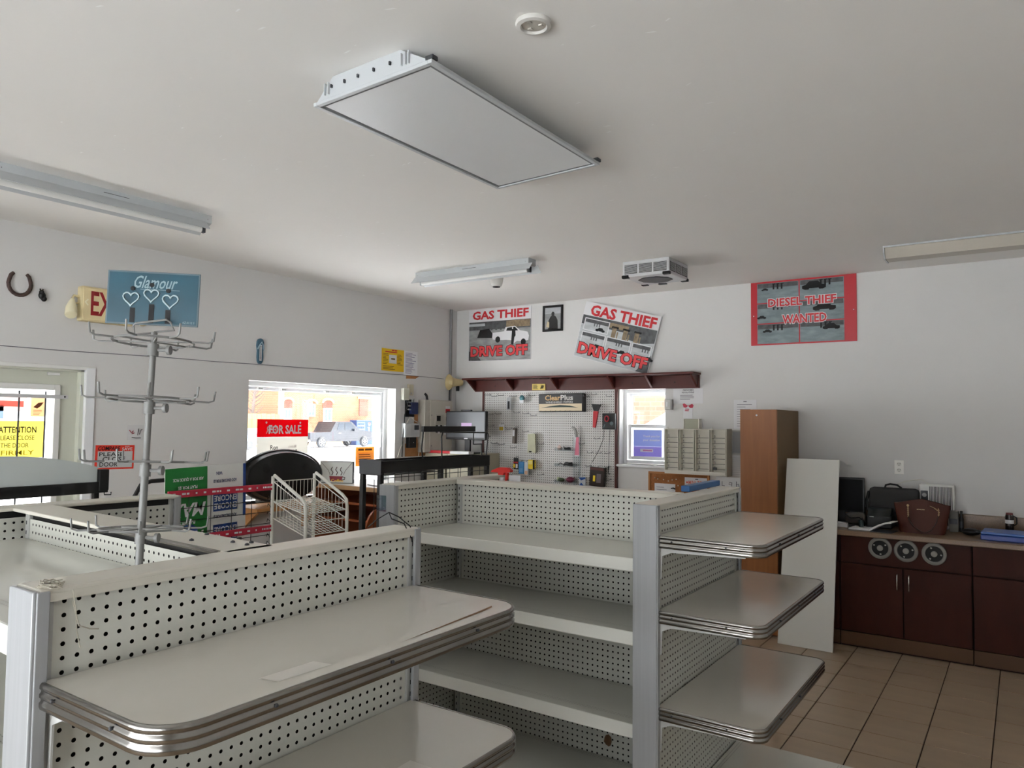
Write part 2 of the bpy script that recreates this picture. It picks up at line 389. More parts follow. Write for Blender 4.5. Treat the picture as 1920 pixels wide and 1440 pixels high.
mb = MB(); mb.cbox(DX1, 2.44, 1.985, DX1+.02, 2.52, 2.004, .003); build(mb, 'alarm_contact', WHITE, door)
mb = MB(); mb.cbox(DX1+.02, 1.74, 1.822, DX1+.03, 2.575, 1.848, .002); build(mb, 'guard_bar', mat('grey_steel_flat', (206, 206, 206), .4, metal=.1), door)
for yy in (2.265, 2.43):
    mb = MB(); mb.tube([(DX1+.024, yy, .98), (DX1+.024, yy, 1.87)], .006, 8); build(mb, 'guard_rod', DKGREY, door)
mb = MB(); mb.lathe([(.007, 0), (.005, .004), (0, .005)], (DX1+.03, 2.553, 1.836), 'x', 8); build(mb, 'bolt_head', DKGREY, door)
# portals: they only steer the sampling of daylight to the glazing
portal((XL-.26, (W1[0]+W1[1])/2, (W1[2]+W1[3])/2), (0, -PI/2, 0), 1.06, 1.8)
portal((XL-.26, (GH[0]+GH[1])/2, (GH[2]+GH[3])/2), (0, -PI/2, 0), .95, .7)
portal(((W2[0]+W2[1])/2, YR+.26, (W2[2]+W2[3])/2), (-PI/2, 0, 0), .5, .75)
portal(((W4[0]+W4[1])/2, YB-.26, (W4[2]+W4[3])/2), (PI/2, 0, 0), 4.6, 2.1)
# baseboards
BB = mat('grey_vinyl_base', (120, 112, 104), .5)
mb = MB(); mb.box(XL, 2.75, 0, XL+.008, YR, .1); struct(mb, 'baseboard_left', BB)
mb = MB(); mb.box(XL+.01, YR-.008, 0, -2.0, YR, .1); struct(mb, 'baseboard_far', BB)

# ---------------------------------------------------------------- outside
SNOW = mat('trodden_snow', (240, 243, 248), .9, var=.04, vscale=.25)
mb = MB(); mb.box(-120, -90, -.9, XL-WT-.02, 120, -.41); mb.box(XL-WT, YR+WT+.02, -.9, 60, 120, -.41); mb.box(XL-WT-.02, -90, -.9, 60, YB-WT-.02, -.41)
struct(mb, 'ground_snow', SNOW)
mb = MB(); mb.box(XL-WT-.02, YB-WT, -.9, XR+WT, YR+WT, -.2); struct(mb, 'foundation', mat('concrete', (150, 148, 144), .9))
mb = MB(); mb.box(-31, 8, -.41, -24, 90, -.404); struct(mb, 'trim_road', mat('wet_slush_road', (196, 184, 172), .6, var=.12, vscale=.5))
ORANGE = brickmat('orange_brick', (150, 96, 66), (128, 80, 54), (160, 134, 114), .24, .085)
bld = thing('brick_building', 'orange brick building with small white windows seen through the shop window', 'building', (-46, 42, -.41), world=True)
mb = MB(); mb.box(-56, 36.1, -.45, -46, 62, 6.4); build(mb, 'wall', ORANGE, bld)
CREAM = mat('buff_stone', (168, 140, 108), .8, var=.06, vscale=1.2)
DKRED = brickmat('dark_red_brick', (124, 66, 54), (112, 58, 48), (130, 104, 92), .24, .085)
def zz(z): return 1.7+(z-1.7)*46/52
def yy_(y): return y*46/52
for k, (ya, yb, za, zb, kind) in enumerate([(41.47, 42.15, 1.67, 2.48, 0), (44.0, 44.75, 1.95, 2.95, 1), (45.83, 46.69, 1.5, 2.6, 0)]):
    ya, yb, za, zb = yy_(ya), yy_(yb), zz(za), zz(zb)
    w = build(frame_x(-46.05, -45.93, ya-.05, yb+.05, za-.05, zb+.05, .1), 'window', VINYL, bld)
    mb = MB(); mb.box(-45.99, ya+.05, za+.05, -45.97, yb-.05, zb-.05); build(mb, 'pane', mat('far_window_glass', (96, 116, 140), .1), w)
    mb = MB(); ym = (ya+yb)/2; mb.box(-45.99, ym-.03, za, -45.93, ym+.03, zb); build(mb, 'mullion', VINYL, w)
    zt = zz(3.4 if kind == 0 else 3.3)
    if kind == 0:
        mb = MB(); mb.box(-45.99, ya-.12, zb+.06, -45.96, yb+.12, zt-.1); build(mb, 'infill_panel', DKRED, bld)
    mb = MB(); R = (yb-ya)/2+.2
    pts = [(ym+R*1.15*math.cos(a), zt-.25+R*.75*math.sin(a)) for a in [PI*i/10 for i in range(11)]]
    pts += [(ym+R*.8*math.cos(a), zt-.25+R*.42*math.sin(a)) for a in [PI*i/10 for i in range(10, -1, -1)]]
    for i in range(10):
        q = [pts[i], pts[i+1], pts[20-i], pts[21-i]]; mb.prism(q, 'x', -46.02, -45.9)
    build(mb, 'arch', CREAM, bld)
ya, yb = yy_(50.14), yy_(51.27)
mb = MB(); mb.box(-45.99, ya, zz(2.0), -45.95, yb, zz(3.6)); build(mb, 'infill_panel', DKRED, bld)
mb = MB(); mb.box(-45.99, ya-.2, zz(3.62), -45.92, yb+.2, zz(3.85)); build(mb, 'arch', CREAM, bld)
mb = MB(); mb.box(-45.99, 36.1, -.41, -45.92, 36.6, 6.2); build(mb, 'corner_quoin', CREAM, bld)
mb = MB(); mb.box(-45.99, 35.6, -.41, -45.9, 62, .05); build(mb, 'plinth', CREAM, bld)
# neighbouring house
hs = thing('grey_house', 'pale grey house with snowy roof beyond the brick building', 'building', (-58, 38, -.41), world=True)
GREYS = mat('grey_siding', (128, 128, 134), .8, var=.1, vscale=.8)
mb = MB(); mb.box(-64, 34, -.41, -58, 44.5, 3.2); build(mb, 'wall', GREYS, hs)
mb = MB(); mb.prism([(33, 3.1), (39.2, 7.0), (45.4, 3.1)], 'x', -64.4, -57.6); build(mb, 'roof', mat('snowy_shingles', (124, 124, 130), .9, var=.1, vscale=.6), hs)
w = build(frame_x(-58.05, -57.93, 42.2, 43.9, 1.7, 3.0, .12), 'window', VINYL, hs)
mb = MB(); mb.box(-57.99, 42.3, 1.8, -57.97, 43.8, 2.9); build(mb, 'pane', MATS['far_window_glass'], w)
fn = thing('board_fence', 'tan wooden board fence with snow on top', 'fence', (-44.8, 34, -.41), world=True)
TANW = mat('tan_fence_wood', (160, 128, 80), .8, var=.1, vscale=2)
for i in range(9):
    mb = MB(); a = 31.9+i*.4; mb.box(-45, a, -.41, -44.95, a+.38, 2.0+.03*(i % 2)); build(mb, 'board', TANW, fn)
mb = MB(); mb.box(-45.06, 31.9, 1.4, -45, 35.5, 1.5); mb.box(-45.06, 31.9, .2, -45, 35.5, .3); build(mb, 'rail', TANW, fn)
# tree branches
tr = thing('bare_tree', 'bare winter tree beside the far grey house', 'tree', (-46.8, 34.5, -.41), world=True)
BARK = mat('grey_bark', (110, 98, 92), .9)
mb = MB(); mb.tube([(-46.8, 34.6, -.41), (-46.8, 34.5, 2), (-46.8, 34.7, 5), (-46.8, 34.6, 8)], [.16, .13, .09, .04], 6); build(mb, 'trunk', BARK, tr)
random.seed(3); mb = MB()
for i in range(60):
    z = random.uniform(1.8, 7.5); a = random.uniform(0, 2*PI); L = random.uniform(.6, 1.3)
    p0 = Vector((-46.8, 34.6, z)); p1 = p0+Vector((.3*math.cos(a), math.sin(a), .55))*L*.5; p2 = p1+Vector((.3*math.cos(a+.4), math.sin(a+.4), .8))*L*.5
    mb.tube([p0, p1, p2], [.04, .025, .01], 4)
build(mb, 'branches', BARK, tr)
# pickup truck
tk = thing('pickup_truck', 'dark grey pickup truck parked in the snow before the brick building', 'truck', (-44, 40, -.41), world=True)
TRK = mat('truck_paint', (34, 38, 46), .35, coat=.3)
X0, X1 = -44.0, -42.1
gz = -.41
side = [(35.9, gz+.55), (35.9, gz+1.1), (37.8, gz+1.15), (37.85, gz+1.2), (38.3, gz+1.9), (39.85, gz+1.92), (40.75, gz+1.28), (42.05, gz+1.16), (42.25, gz+.95), (42.25, gz+.5), (41.85, gz+.45), (36.2, gz+.45)]
mb = MB(); mb.prism(side, 'x', X0, X1); build(mb, 'truck_body', TRK, tk)
TG = mat('truck_glass', (40, 48, 58), .08)
mb = MB(); mb.prism([(38.42, gz+1.28), (38.62, gz+1.82), (39.1, gz+1.83), (39.1, gz+1.28)], 'x', X1-.01, X1+.012); build(mb, 'side_window', TG, tk)
mb = MB(); mb.prism([(39.18, gz+1.28), (39.18, gz+1.83), (39.75, gz+1.84), (40.45, gz+1.3)], 'x', X1-.01, X1+.012); build(mb, 'side_window', TG, tk)
mb = MB(); mb.add([(X1-.15, 39.98, gz+1.85), (X0+.15, 39.98, gz+1.85), (X0+.1, 40.72, gz+1.32), (X1-.1, 40.72, gz+1.32), (X1-.15, 39.93, gz+1.80), (X0+.15, 39.93, gz+1.80), (X0+.1, 40.67, gz+1.28), (X1-.1, 40.67, gz+1.28)], [(0, 1, 2, 3), (7, 6, 5, 4), (0, 4, 5, 1), (1, 5, 6, 2), (2, 6, 7, 3), (3, 7, 4, 0)]); build(mb, 'windshield', TG, tk)
TIRE = mat('tyre_rubber', (52, 54, 58), .8); RIM = mat('alloy_rim', (205, 208, 212), .3, metal=.6)
for yy in (36.95, 41.2):
    for xx in (X1-.12, X0-.1):
        mb = MB(); mb.lathe([(.2, 0), (.37, .0), (.4, .04), (.4, .18), (.37, .22), (.2, .22)], (xx, yy, gz+.4), 'x', 20); w = build(mb, 'wheel', TIRE, tk, smooth=40)
        mb = MB(); mb.lathe([(0, .20), (.08, .23), (.1, .215)], (xx, yy, gz+.4), 'x', 12)
        for k in range(6):
            a = k*PI/3; c, s_ = math.cos(a), math.sin(a)
            mb.tube([(xx+.215, yy+.08*c, gz+.4+.08*s_), (xx+.215, yy+.25*c, gz+.4+.25*s_)], .03, 5)
        mb.lathe([(.24, .205), (.27, .232), (.29, .205)], (xx, yy, gz+.4), 'x', 20); build(mb, 'rim', RIM, w)
mb = MB(); mb.box(X1-.005, 38.6, gz+1.02, X1+.02, 38.8, gz+1.06); build(mb, 'door_handle', RIM, tk)
mb = MB(); mb.cbox(X1-.4, 42.2, gz+.78, X1-.05, 42.29, gz+.98, .03); build(mb, 'headlight', mat('lamp_lens', (220, 225, 230), .1), tk)
mb = MB(); mb.box(X0, 35.85, gz+.45, X1, 35.95, gz+.62); build(mb, 'bumper', RIM, tk)
mb = MB(); mb.cbox(X1, 40.0, gz+1.2, X1+.2, 40.12, gz+1.38, .03); build(mb, 'side_mirror', TRK, tk)
# parked car
cr = thing('parked_car', 'pale blue snow-covered car parked left of the pickup', 'car', (-43, 32.2, -.41), world=True)
mb = MB(); mb.prism([(30.3, gz+.35), (30.3, gz+.85), (31.2, gz+.95), (31.7, gz+1.4), (33.0, gz+1.42), (33.6, gz+.95), (34.1, gz+.85), (34.1, gz+.35)], 'x', -44, -42.3); build(mb, 'car_body', mat('pale_blue_paint', (150, 170, 186), .35), cr)
mb = MB(); mb.prism([(31.45, gz+.97), (31.85, gz+1.34), (32.9, gz+1.36), (33.35, gz+.97)], 'x', -42.31, -42.29); build(mb, 'side_window', TG, cr)
for yy in (31.0, 33.4):
    mb = MB(); mb.lathe([(.15, 0), (.3, 0), (.31, .1), (.3, .2), (.15, .2)], (-42.48, yy, gz+.31), 'x', 16); build(mb, 'wheel', TIRE, cr)
# vending machine
vm = thing('vending_machine', 'blue soft drink vending machine standing against the brick building', 'vending machine', (-44.6, 43.7, -.41), (0, 0, PI/2))
VB = mat('vending_blue', (28, 56, 102), .4)
mb = MB(); mb.cbox(-.92, 0, 0, .92, .8, 2.03, .03); build(mb, 'cabinet', VB, vm)
mb = MB(); mb.rect(-.84, .5, .02, 1.86, -.004); mb.rect(-.6, .18, -.1, .36, -.004); build(mb, 'front_panel', mat('pale_panel', (94, 106, 120), .4), vm)
mb = MB()
for r in range(4):
    for c in range(4): mb.cbox(-.8+c*.2, -.02, 1.62-r*.28, -.64+c*.2, -.004, 1.80-r*.28, .01)
build(mb, 'button_grid', VB, vm)
mb = MB(); mb.text('pepsi', -.5, -.16, .5, .16, -.006)
mb.v = [(-p[2]+.48, p[1], p[0]+.95) for p in mb.v]; build(mb, 'lettering', VINYL, vm)
mb = MB(); mb.lathe([(.14, 0), (.14, -.01), (0, -.012)], (.5, 0, 1.72), 'y', 20, 0)
build(mb, 'round_emblem', VINYL, vm)
mb = MB(); mb.poly([(.5+.13*math.cos(a), 1.735+.13*math.sin(a)) for a in [PI*i/10 for i in range(11)]], -.014); build(mb, 'emblem_band', mat('pepsi_red', (214, 60, 50), .4), vm)
# beyond the small window
nb = thing('neighbour_wall', 'buff brick wall of the next building beyond the small sash window', 'building', (-5, 18, -.41), world=True)
mb = MB(); mb.box(-14, 18, -.45, 4, 20, 7); build(mb, 'wall', brickmat('buff_brick', (150, 128, 108), (138, 116, 98), (156, 142, 130), .3, .12, 'xz'), nb)
mb = MB(); mb.box(-14.1, 17.9, -.41, 4.1, 18.05, .2); build(mb, 'plinth', CREAM, nb)
sb = MB()
n = 26
for i in range(n+1):
    x = -12+i*.5; hgt = 1.95+.35*math.sin(i*.55)+.12*math.sin(i*1.7)
    for (yy, z) in ((13.2, -.42), (14.2, -.41+(hgt+.41)*.7), (15.2, hgt), (16.4, -.41+(hgt+.41)*.6), (17.6, -.42)): sb.v.append((x, yy, z))
for i in range(n):
    for j in range(4): a = i*5+j; sb.f.append((a, a+5, a+6, a+1)); sb.m.append(0)
o = build(sb, 'snow_bank', SNOW, smooth=60, loc=(-5.5, 15, -.41)); tag(o, 'mound of ploughed snow outside the small sash window', 'snow bank')
# ================================================================= GONDOLA SHELVING
PT = .0254
TOP = 1.397
RIDGE = [(0, .0), (.004, .0005), (.0075, -.003), (.008, -.009), (.005, -.012), (.005, -.015), (.008, -.018), (.008, -.024), (.005, -.027), (.005, -.030), (.008, -.033), (.008, -.040), (.006, -.045), (.0, -.046)]
def round_path(x0, x1, yb, yf, r, n=7):
    """three-sided path, back left -> front -> back right, rounded front corners (front is -y)"""
    pts = [(x0, yb)]
    for i in range(n+1):
        a = PI+PI/2*i/n; pts.append((x0+r+r*math.cos(a), yf+r+r*math.sin(a)))
    for i in range(n+1):
        a = 1.5*PI+PI/2*i/n; pts.append((x1-r+r*math.cos(a), yf+r+r*math.sin(a)))
    pts.append((x1, yb)); return pts
def sweep(mb, path, prof, z):
    n = len(path); k = len(prof)
    for i, p in enumerate(path):
        a = Vector(path[max(0, i-1)]); b = Vector(path[min(n-1, i+1)]); t = (b-a).normalized(); nx = (t.y, -t.x)
        for d, h in prof: mb.v.append((p[0]+nx[0]*d, p[1]+nx[1]*d, z+h))
    base = len(mb.v)-n*k
    for i in range(n-1):
        for j in range(k-1):
            q = base+i*k+j; mb.f.append((q, q+k, q+k+1, q+1)); mb.m.append(0)
BRK = mat('white_steel_bracket', (196, 196, 192), .4)
def deco_shelf(g, L, z, depth, r=.05, label=None, y0=-.04):
    x0, x1 = -L/2+.012, L/2-.012; yf = y0-depth
    path = round_path(x0, x1, y0, yf, r)
    mb = MB(); mb.prism(path, 'z', z-.038, z); s = build(mb, 'shelf', LAM, g, label=label)
    mb = MB(); sweep(mb, path, RIDGE, z+.001); build(mb, 'chrome_trim', CHROME, s, smooth=50)
    for xx in (x0+.015, x1-.015):
        mb = MB(); mb.prism([(y0-.001, z-.039), (yf+.06, z-.039), (yf+.06, z-.052), (y0-.05, z-.06), (y0-.015, z-.075), (y0-.012, z-.16), (y0-.001, z-.16)], 'x', xx-.002, xx+.002)
        build(mb, 'bracket', BRK, s)
    mb = MB()
    for xx in (x0+.2, 0, x1-.2): mb.lathe([(.004, 0), (.003, -.003), (0, -.004)], (xx, yf-.0085, z-.018), 'y', 6)
    for yy in (y0-.06, yf+.12):
        for xx, sg in ((x0, -1), (x1, 1)): mb.lathe([(.004, 0), (.003, .003*sg), (0, .004*sg)], (xx+sg*.0085, yy, z-.018), 'x', 6)
    build(mb, 'rivets', DKGREY, s)
    return s
def steel_shelf(g, x0, x1, z, depth, y0=-.04, lip=.045):
    yf = y0-depth; mb = MB(); n = int((x1-x0-.02)/.0127); u0 = (x0+x1)/2-n*.0127/2
    rows = [(y0-.030, 2), (yf+.05, 2)]
    mb.perf(n, 2, .0127, .012, u0, yf+.045, .0045, .0014, 'xy', z, seg=4)
    mb.perf(n, 2, .0127, .012, u0, y0-.034, .0045, .0014, 'xy', z, seg=4)
    for a, b in ((yf, yf+.045), (yf+.069, y0-.034), (y0-.010, y0)):
        mb.add([(u0, a, z), (u0+n*.0127, a, z), (u0+n*.0127, b, z), (u0, b, z)], [(0, 1, 2, 3)])
    for a, b in ((x0, u0), (u0+n*.0127, x1)): mb.add([(a, yf, z), (b, yf, z), (b, y0, z), (a, y0, z)], [(0, 1, 2, 3)])
    s = build(mb, 'shelf', METSH, g, recalc=False)
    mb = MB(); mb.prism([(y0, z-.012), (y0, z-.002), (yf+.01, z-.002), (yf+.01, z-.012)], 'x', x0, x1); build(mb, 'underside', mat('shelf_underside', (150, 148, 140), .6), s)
    mb = MB(); mb.prism([(yf, z+.0005), (yf-.004, z), (yf-.006, z-.004), (yf-.016, z-lip), (yf-.012, z-lip-.004), (yf+.004, z-.006)], 'x', x0, x1); build(mb, 'price_rail', mat('ivory_price_rail', (222, 222, 214), .3), s)
    return s
def gondola(name, label, loc, rotz, L, rows=(0, 49), back=True, cap_w=.046, panel_top=None, cap_z=TOP, end_trim=True, cap_l=None, kick=True, lip=True):
    g = thing(name, label, 'shelving', (loc[0], loc[1], 0), (0, 0, rotz))
    for sx in (-1, 1):
        mb = MB(); a = sx*(L/2-.03); b = sx*L/2
        mb.cbox(a, -.036, 0, b, .036, TOP-.014, .003); u = build(mb, 'upright', UPR, g)
        mb = MB()
        for k in range(38): mb.box(sx*(L/2-.012)-.0025, -.0366, .2+k*.0318, sx*(L/2-.012)+.0025, -.0355, .2+k*.0318+.012)
        build(mb, 'slot_row', BLACK, u)
        if end_trim:
            mb = MB(); e = sx*(L/2+.001); mb.cbox(e, -.047, 0, e+sx*.010, .047, TOP-.002, .003)
            mb.cbox(e-sx*.018, -.050, 0, e+sx*.004, -.040, TOP-.004, .002); mb.cbox(e-sx*.018, .040, 0, e+sx*.004, .050, TOP-.004, .002)
            build(mb, 'end_trim', ALU, g)
    nu = int((L-.062)/PT); u0 = -nu*PT/2; mg = (L-.06)/2-nu*PT/2
    pt = panel_top or TOP-.012
    z0 = .14+rows[0]*PT; nv = rows[1]-rows[0]
    nv = min(nv, int((pt-.004-z0)/PT)); off = (pt-.004)-nv*PT
    mb = MB(); mb.perf(nu, nv, PT, PT, u0, off, .0040, .0040, 'xz', -.032, margin=(mg, mg, off-.1, pt-off-nv*PT))
    build(mb, 'pegboard_panel', PEG, g, recalc=False)
    mb = MB(); mb.box(-L/2+.03, -.006, .1, L/2-.03, .006, pt-.01); build(mb, 'hole_shade_sheet', HOLE_SHADE, g)  # inner sheet added so the holes look dark
    if back: mb = MB(); mb.box(-L/2+.03, .030, .1, L/2-.03, .034, pt); build(mb, 'back_panel', PEG, g)
    cl = (cap_l or L)/2
    mb = MB(); mb.cbox(-cl, -cap_w, cap_z-.012, cl, cap_w, cap_z, .004)
    if lip: mb.cbox(-cl, -cap_w, cap_z-.024, cl, -cap_w+.006, cap_z-.008, .002); mb.cbox(-cl, cap_w-.006, cap_z-.024, cl, cap_w, cap_z-.008, .002)
    build(mb, 'top_cap', mat('ivory_top_cap', (208, 204, 192), .35, var=.04, vscale=5), g)
    if not lip:
        mb = MB(); mb.box(-L/2+.03, -.024, pt-.03, L/2-.03, .024, cap_z-.0125); build(mb, 'top_rail', BLACK, g)
    if kick:
        mb = MB(); mb.box(-L/2+.01, -.034, 0, L/2-.01, .034, .1); build(mb, 'base_plate', DKGREY, g)
    return g
def base_deck(g, x0, x1, z, depth, y0=-.04):
    s = steel_shelf(g, x0, x1, z, depth, y0, .05); b_ = BASE[s.name]; s.name = 'base_deck'; BASE[s.name] = b_
    mb = MB(); mb.box(x0, y0-depth+.03, 0, x1, y0-depth+.045, z-.055); build(mb, 'kick_plate', DKGREY, s)
    for xx in (x0, x1-.01): mb = MB(); mb.box(xx, y0-depth+.045, 0, xx+.01, y0, z-.014); build(mb, 'deck_side', METSH, s)

A = gondola('gondola_end_shelf', 'white pegboard end shelving nearest the viewer with chrome-edged shelves', (-1.463, 1.1125), PI/2, .985)
deco_shelf(A, .985, 1.237, .37, .075)
deco_shelf(A, .985, .922, .37, .06)
deco_shelf(A, .985, .60, .37, .06)
base_deck(A, -.47, .47, .17, .42)
# wear on the top shelf: torn strip, old price labels
WEAR = mat('bare_chipboard', (118, 88, 62), .8, var=.2, vscale=40)
sh = [c for c in A.children if c.name.startswith('shelf')]
mb = MB(); mb.add([(.05, -.386, 1.2376), (.36, -.372, 1.2376), (.41, -.365, 1.2376), (.42, -.355, 1.2376), (.36, -.362, 1.2376), (.2, -.374, 1.2376)], [(0, 1, 2, 3, 4, 5)]); build(mb, 'worn_strip', WEAR, sh[0], recalc=False)
mb = MB(); mb.add([(-.24, -.372, 1.2376), (-.12, -.376, 1.2376), (-.13, -.335, 1.2376), (-.25, -.330, 1.2376)], [(0, 1, 2, 3)]); build(mb, 'old_label', mat('yellowed_label', (208, 204, 196), .7), sh[0], recalc=False)
mb = MB(); mb.add([(-.02, -.37, .9226), (.2, -.36, .9226), (.2, -.29, .9226), (-.01, -.30, .9226)], [(0, 1, 2, 3)]); build(mb, 'old_label', MATS['yellowed_label'], sh[1], recalc=False)
# twine on the near post
mb = MB(); random.seed(5)
for k in range(5):
    p = [(-.468+.014*math.cos(a)*random.uniform(.6, 1.5), -.030-.026*math.sin(a)*random.uniform(.7, 1.2), 1.401+.006*math.sin(2*a+k)*random.uniform(.3, 1)) for a in [2*PI*i/9 for i in range(10)]]
    mb.tube(p, .0011, 4)
mb.tube([(-.44, -.052, 1.39), (-.435, -.056, 1.35), (-.43, -.05, 1.315), (-.425, -.054, 1.285)], .0012, 4)
mb.tube([(-.44, -.052, 1.37), (-.43, -.058, 1.325), (-.41, -.055, 1.315), (-.395, -.058, 1.312)], .0012, 4)
build(mb, 'twine', mat('pale_twine', (170, 164, 150), .9), A)
# tie at the far end
mb = MB(); mb.tube([(.46, -.048, 1.37), (.45, -.03, 1.41), (.42, -.01, 1.425), (.43, .01, 1.44), (.46, .0, 1.425), (.475, -.03, 1.40), (.462, -.05, 1.36)], .0018, 5)
mb.tube([(.43, .01, 1.44), (.4, .03, 1.42), (.39, .05, 1.40)], .0015, 5); build(mb, 'wire_tie', BLACK, A)

S1 = gondola('gondola_run_shelf', 'white pegboard shelving run leading left from the nearest end shelving', (-2.115, 1.138), -.056, 1.20, rows=(36, 49), panel_top=1.364, cap_w=.062, end_trim=False, cap_l=1.27, lip=False)
steel_shelf(S1, -.6, .6, 1.30, .42, y0=-.036)
steel_shelf(S1, -.6, .6, 1.02, .42, y0=-.036)
steel_shelf(S1, -.6, .6, .70, .42, y0=-.036)
base_deck(S1, -.6, .6, .17, .42, y0=-.036)
mb = MB(); mb.tube([(.02, -.0625, 1.392), (.6, -.0625, 1.392)], .006, 8); build(mb, 'edge_tube', CHROME, S1, smooth=40)
mb = MB()
for xx in (.42, .52, .58): mb.lathe([(.006, 0), (.005, .004), (0, .006)], (xx, -.03+.05*(xx > .5), TOP), 'z', 8)
for xx in (.36, .56): mb.lathe([(.006, 0), (.005, .004), (0, .006)], (xx, .045, TOP), 'z', 8)
build(mb, 'bolt_heads', DKGREY, S1)
Bg = gondola('gondola_end_shelf', 'white pegboard end shelving at the left end of the near run below the curved header', (-2.80, 1.19), PI/2-.056, .99, rows=(36, 49), panel_top=1.362, cap_w=.05, lip=False)

S2 = gondola('gondola_run_shelf', 'white pegboard shelving run with four empty steel shelves in the middle of the room', (-1.815, 3.06), 0, 1.19, end_trim=False)
for z, d in ((1.175, .40), (.90, .41), (.555, .41)): steel_shelf(S2, -.595, .595, z, d-.035, y0=-.036)
base_deck(S2, -.595, .595, .222, .44, y0=-.036)
mb = MB(); n = 9; mb.add([(.27+.018*math.cos(2*PI*k/n)*(1+.2*(k % 2)), -.0335, .294+.024*math.sin(2*PI*k/n)*(1+.15*(k % 3)*.5)) for k in range(n)], [tuple(range(n))]); build(mb, 'torn_patch', WEAR, S2, recalc=False)
mb = MB(); mb.cbox(-.59, .037, 1.142, .59, .40, 1.158, .003); build(mb, 'rear_shelf', METSH, S2)
C = gondola('gondola_end_shelf', 'white pegboard end shelving with three chrome-edged shelves facing the tiled aisle', (-1.165, 3.065), PI/2, .97)
for z in (1.283, 1.010, .664): deco_shelf(C, .97, z, .38, .045)
base_deck(C, -.46, .46, .235, .50)
D = gondola('gondola_end_shelf', 'white pegboard end shelving beside the black wire rack', (-2.461, 3.045), PI/2, .95)
mb = MB(); mb.box(-.4895, .0, 1.27, -.488, .062, 1.345); build(mb, 'clear_label_holder', glassmat('clear_plastic', (.85, .9, .95), .15), D)

# blue ruler-like bar lying on the right end shelving
mb = MB(); mb.cbox(-.02, -.21, 0, .02, .21, .026, .003)
o = build(mb, 'blue_bar', mat('blue_plastic_bar', (30, 92, 150), .4), loc=(-1.235, 3.35, TOP), rot=(0, 0, .02))
tag(o, 'long blue plastic bar lying on top of the right end shelving', 'bar')

# ================================================================= SPINNER RACK
p0 = Vector((-1.672, .937, 1.302)); p1 = Vector((-1.694, .970, 1.914)); ax = (p1-p0).normalized()
rot = Vector((0, 0, 1)).rotation_difference(ax).to_euler()
SPW = mat('spinner_grey_wire', (122, 122, 120), .4)
sp = thing('spinner_rack', 'grey countertop wire spinner rack with empty hooks standing on the near shelving', 'display rack', p0, rot)
mb = MB(); mb.tube([(0, 0, 0), (0, 0, .30), (0, 0, .301), (0, 0, .60)], [.0085, .0085, .0072, .0072], 12); pole = build(mb, 'pole', SPW, sp, smooth=40)
mb = MB(); mb.lathe([(.07, 0), (.07, .004), (.03, .012), (.012, .016)], n=24); build(mb, 'base', SPW, sp, smooth=40)
for k, z in enumerate((.142, .295, .44, .577)):
    mb = MB(); R = .088; n = 24
    mb.tube([(R*math.cos(2*PI*i/n), R*math.sin(2*PI*i/n), z) for i in range(n)], .0028, 6, closed=True)
    for i in range(3): a = PI*i/3+.2*k; mb.tube([(-R*math.cos(a), -R*math.sin(a), z), (R*math.cos(a), R*math.sin(a), z)], .0022, 5)
    ring = build(mb, 'hook_ring', SPW, sp, smooth=50)
    for i in range(8):
        a = 2*PI*(i+.5*(k % 2))/8+.25; c, s_ = math.cos(a), math.sin(a)
        mb = MB(); mb.tube([(c*(R-.004), s_*(R-.004), z), (c*.128, s_*.128, z-.001), (c*.139, s_*.139, z+.003), (c*.142, s_*.142, z+.026)], .0024, 6); build(mb, 'hook', SPW, ring, smooth=50)
    mb = MB(); mb.lathe([(.0125, -.034), (.0125, -.006)], (0, 0, z), n=12); build(mb, 'collar', SPW, sp, smooth=40)
    mb = MB(); mb.tube([(.010, .006, z-.02), (.028, .019, z-.02)], .004, 8); mb.tube([(.028, .019, z-.02), (.034, .0232, z-.02)], .011, 12); build(mb, 'knob', SPW, sp, smooth=40)
def cl_(a, b, h): return (a*.765+b*.644, a*.644-b*.765, h)
mb = MB(); mb.tube([cl_(0, 0, .598), cl_(-.041, .006, .592), cl_(-.043, .014, .612), cl_(-.036, .018, .617), cl_(.032, .018, .627), cl_(.040, .014, .622), cl_(.048, .008, .604), cl_(0, 0, .600)], .0024, 6); build(mb, 'sign_clip', SPW, sp)
TEAL = mat('teal_print', (10, 66, 82), .3, var=.25, vscale=12)
ca = YAW+.10
gs = thing('glamour_sign', 'teal sign with heart pendants standing on the spinner rack', 'sign', tuple(p0+ax*.617+Vector((-.013, .0, .0))), (0, math.radians(1.5), ca))
mb = MB(); mb.cbox(-.106, -.0015, 0, .106, .0015, .128, .001); build(mb, 'sign_board', mat('grey_edge_board', (78, 96, 104), .4), gs)
mb = MB(); mb.rect(-.102, .004, .102, .124, -.0022); build(mb, 'print', TEAL, gs, recalc=False)
LT = mat('pale_lettering', (122, 146, 152), .5)
mb = MB(); mb.text('Glamour', -.044, .088, .054, .117, -.0028, shear=.4); build(mb, 'lettering', LT, gs, recalc=False)
mb = MB(); mb.rect(-.03, .0845, .06, .0856, -.0028); build(mb, 'underline', LT, gs, recalc=False)
mb = MB(); mb.text('AZ.0112 S', .07, .007, .098, .012, -.0028); build(mb, 'lettering', LT, gs, recalc=False)
mb = MB(); SIL = mat('pendant_silver', (150, 168, 172), .3, metal=.4)
for hx, hz, sc in ((-.05, .062, .019), (-.004, .072, .018), (.040, .060, .019)):
    pts = []
    for i in range(25):
        t = 2*PI*i/24; pts.append((hx+sc*16*math.sin(t)**3/17, -.0034, hz+sc*(13*math.cos(t)-5*math.cos(2*t)-2*math.cos(3*t)-math.cos(4*t))/17))
    mb.tube(pts[:-1], .0022, 5, closed=True)
build(mb, 'heart_pendants', SIL, gs)
mb = MB()
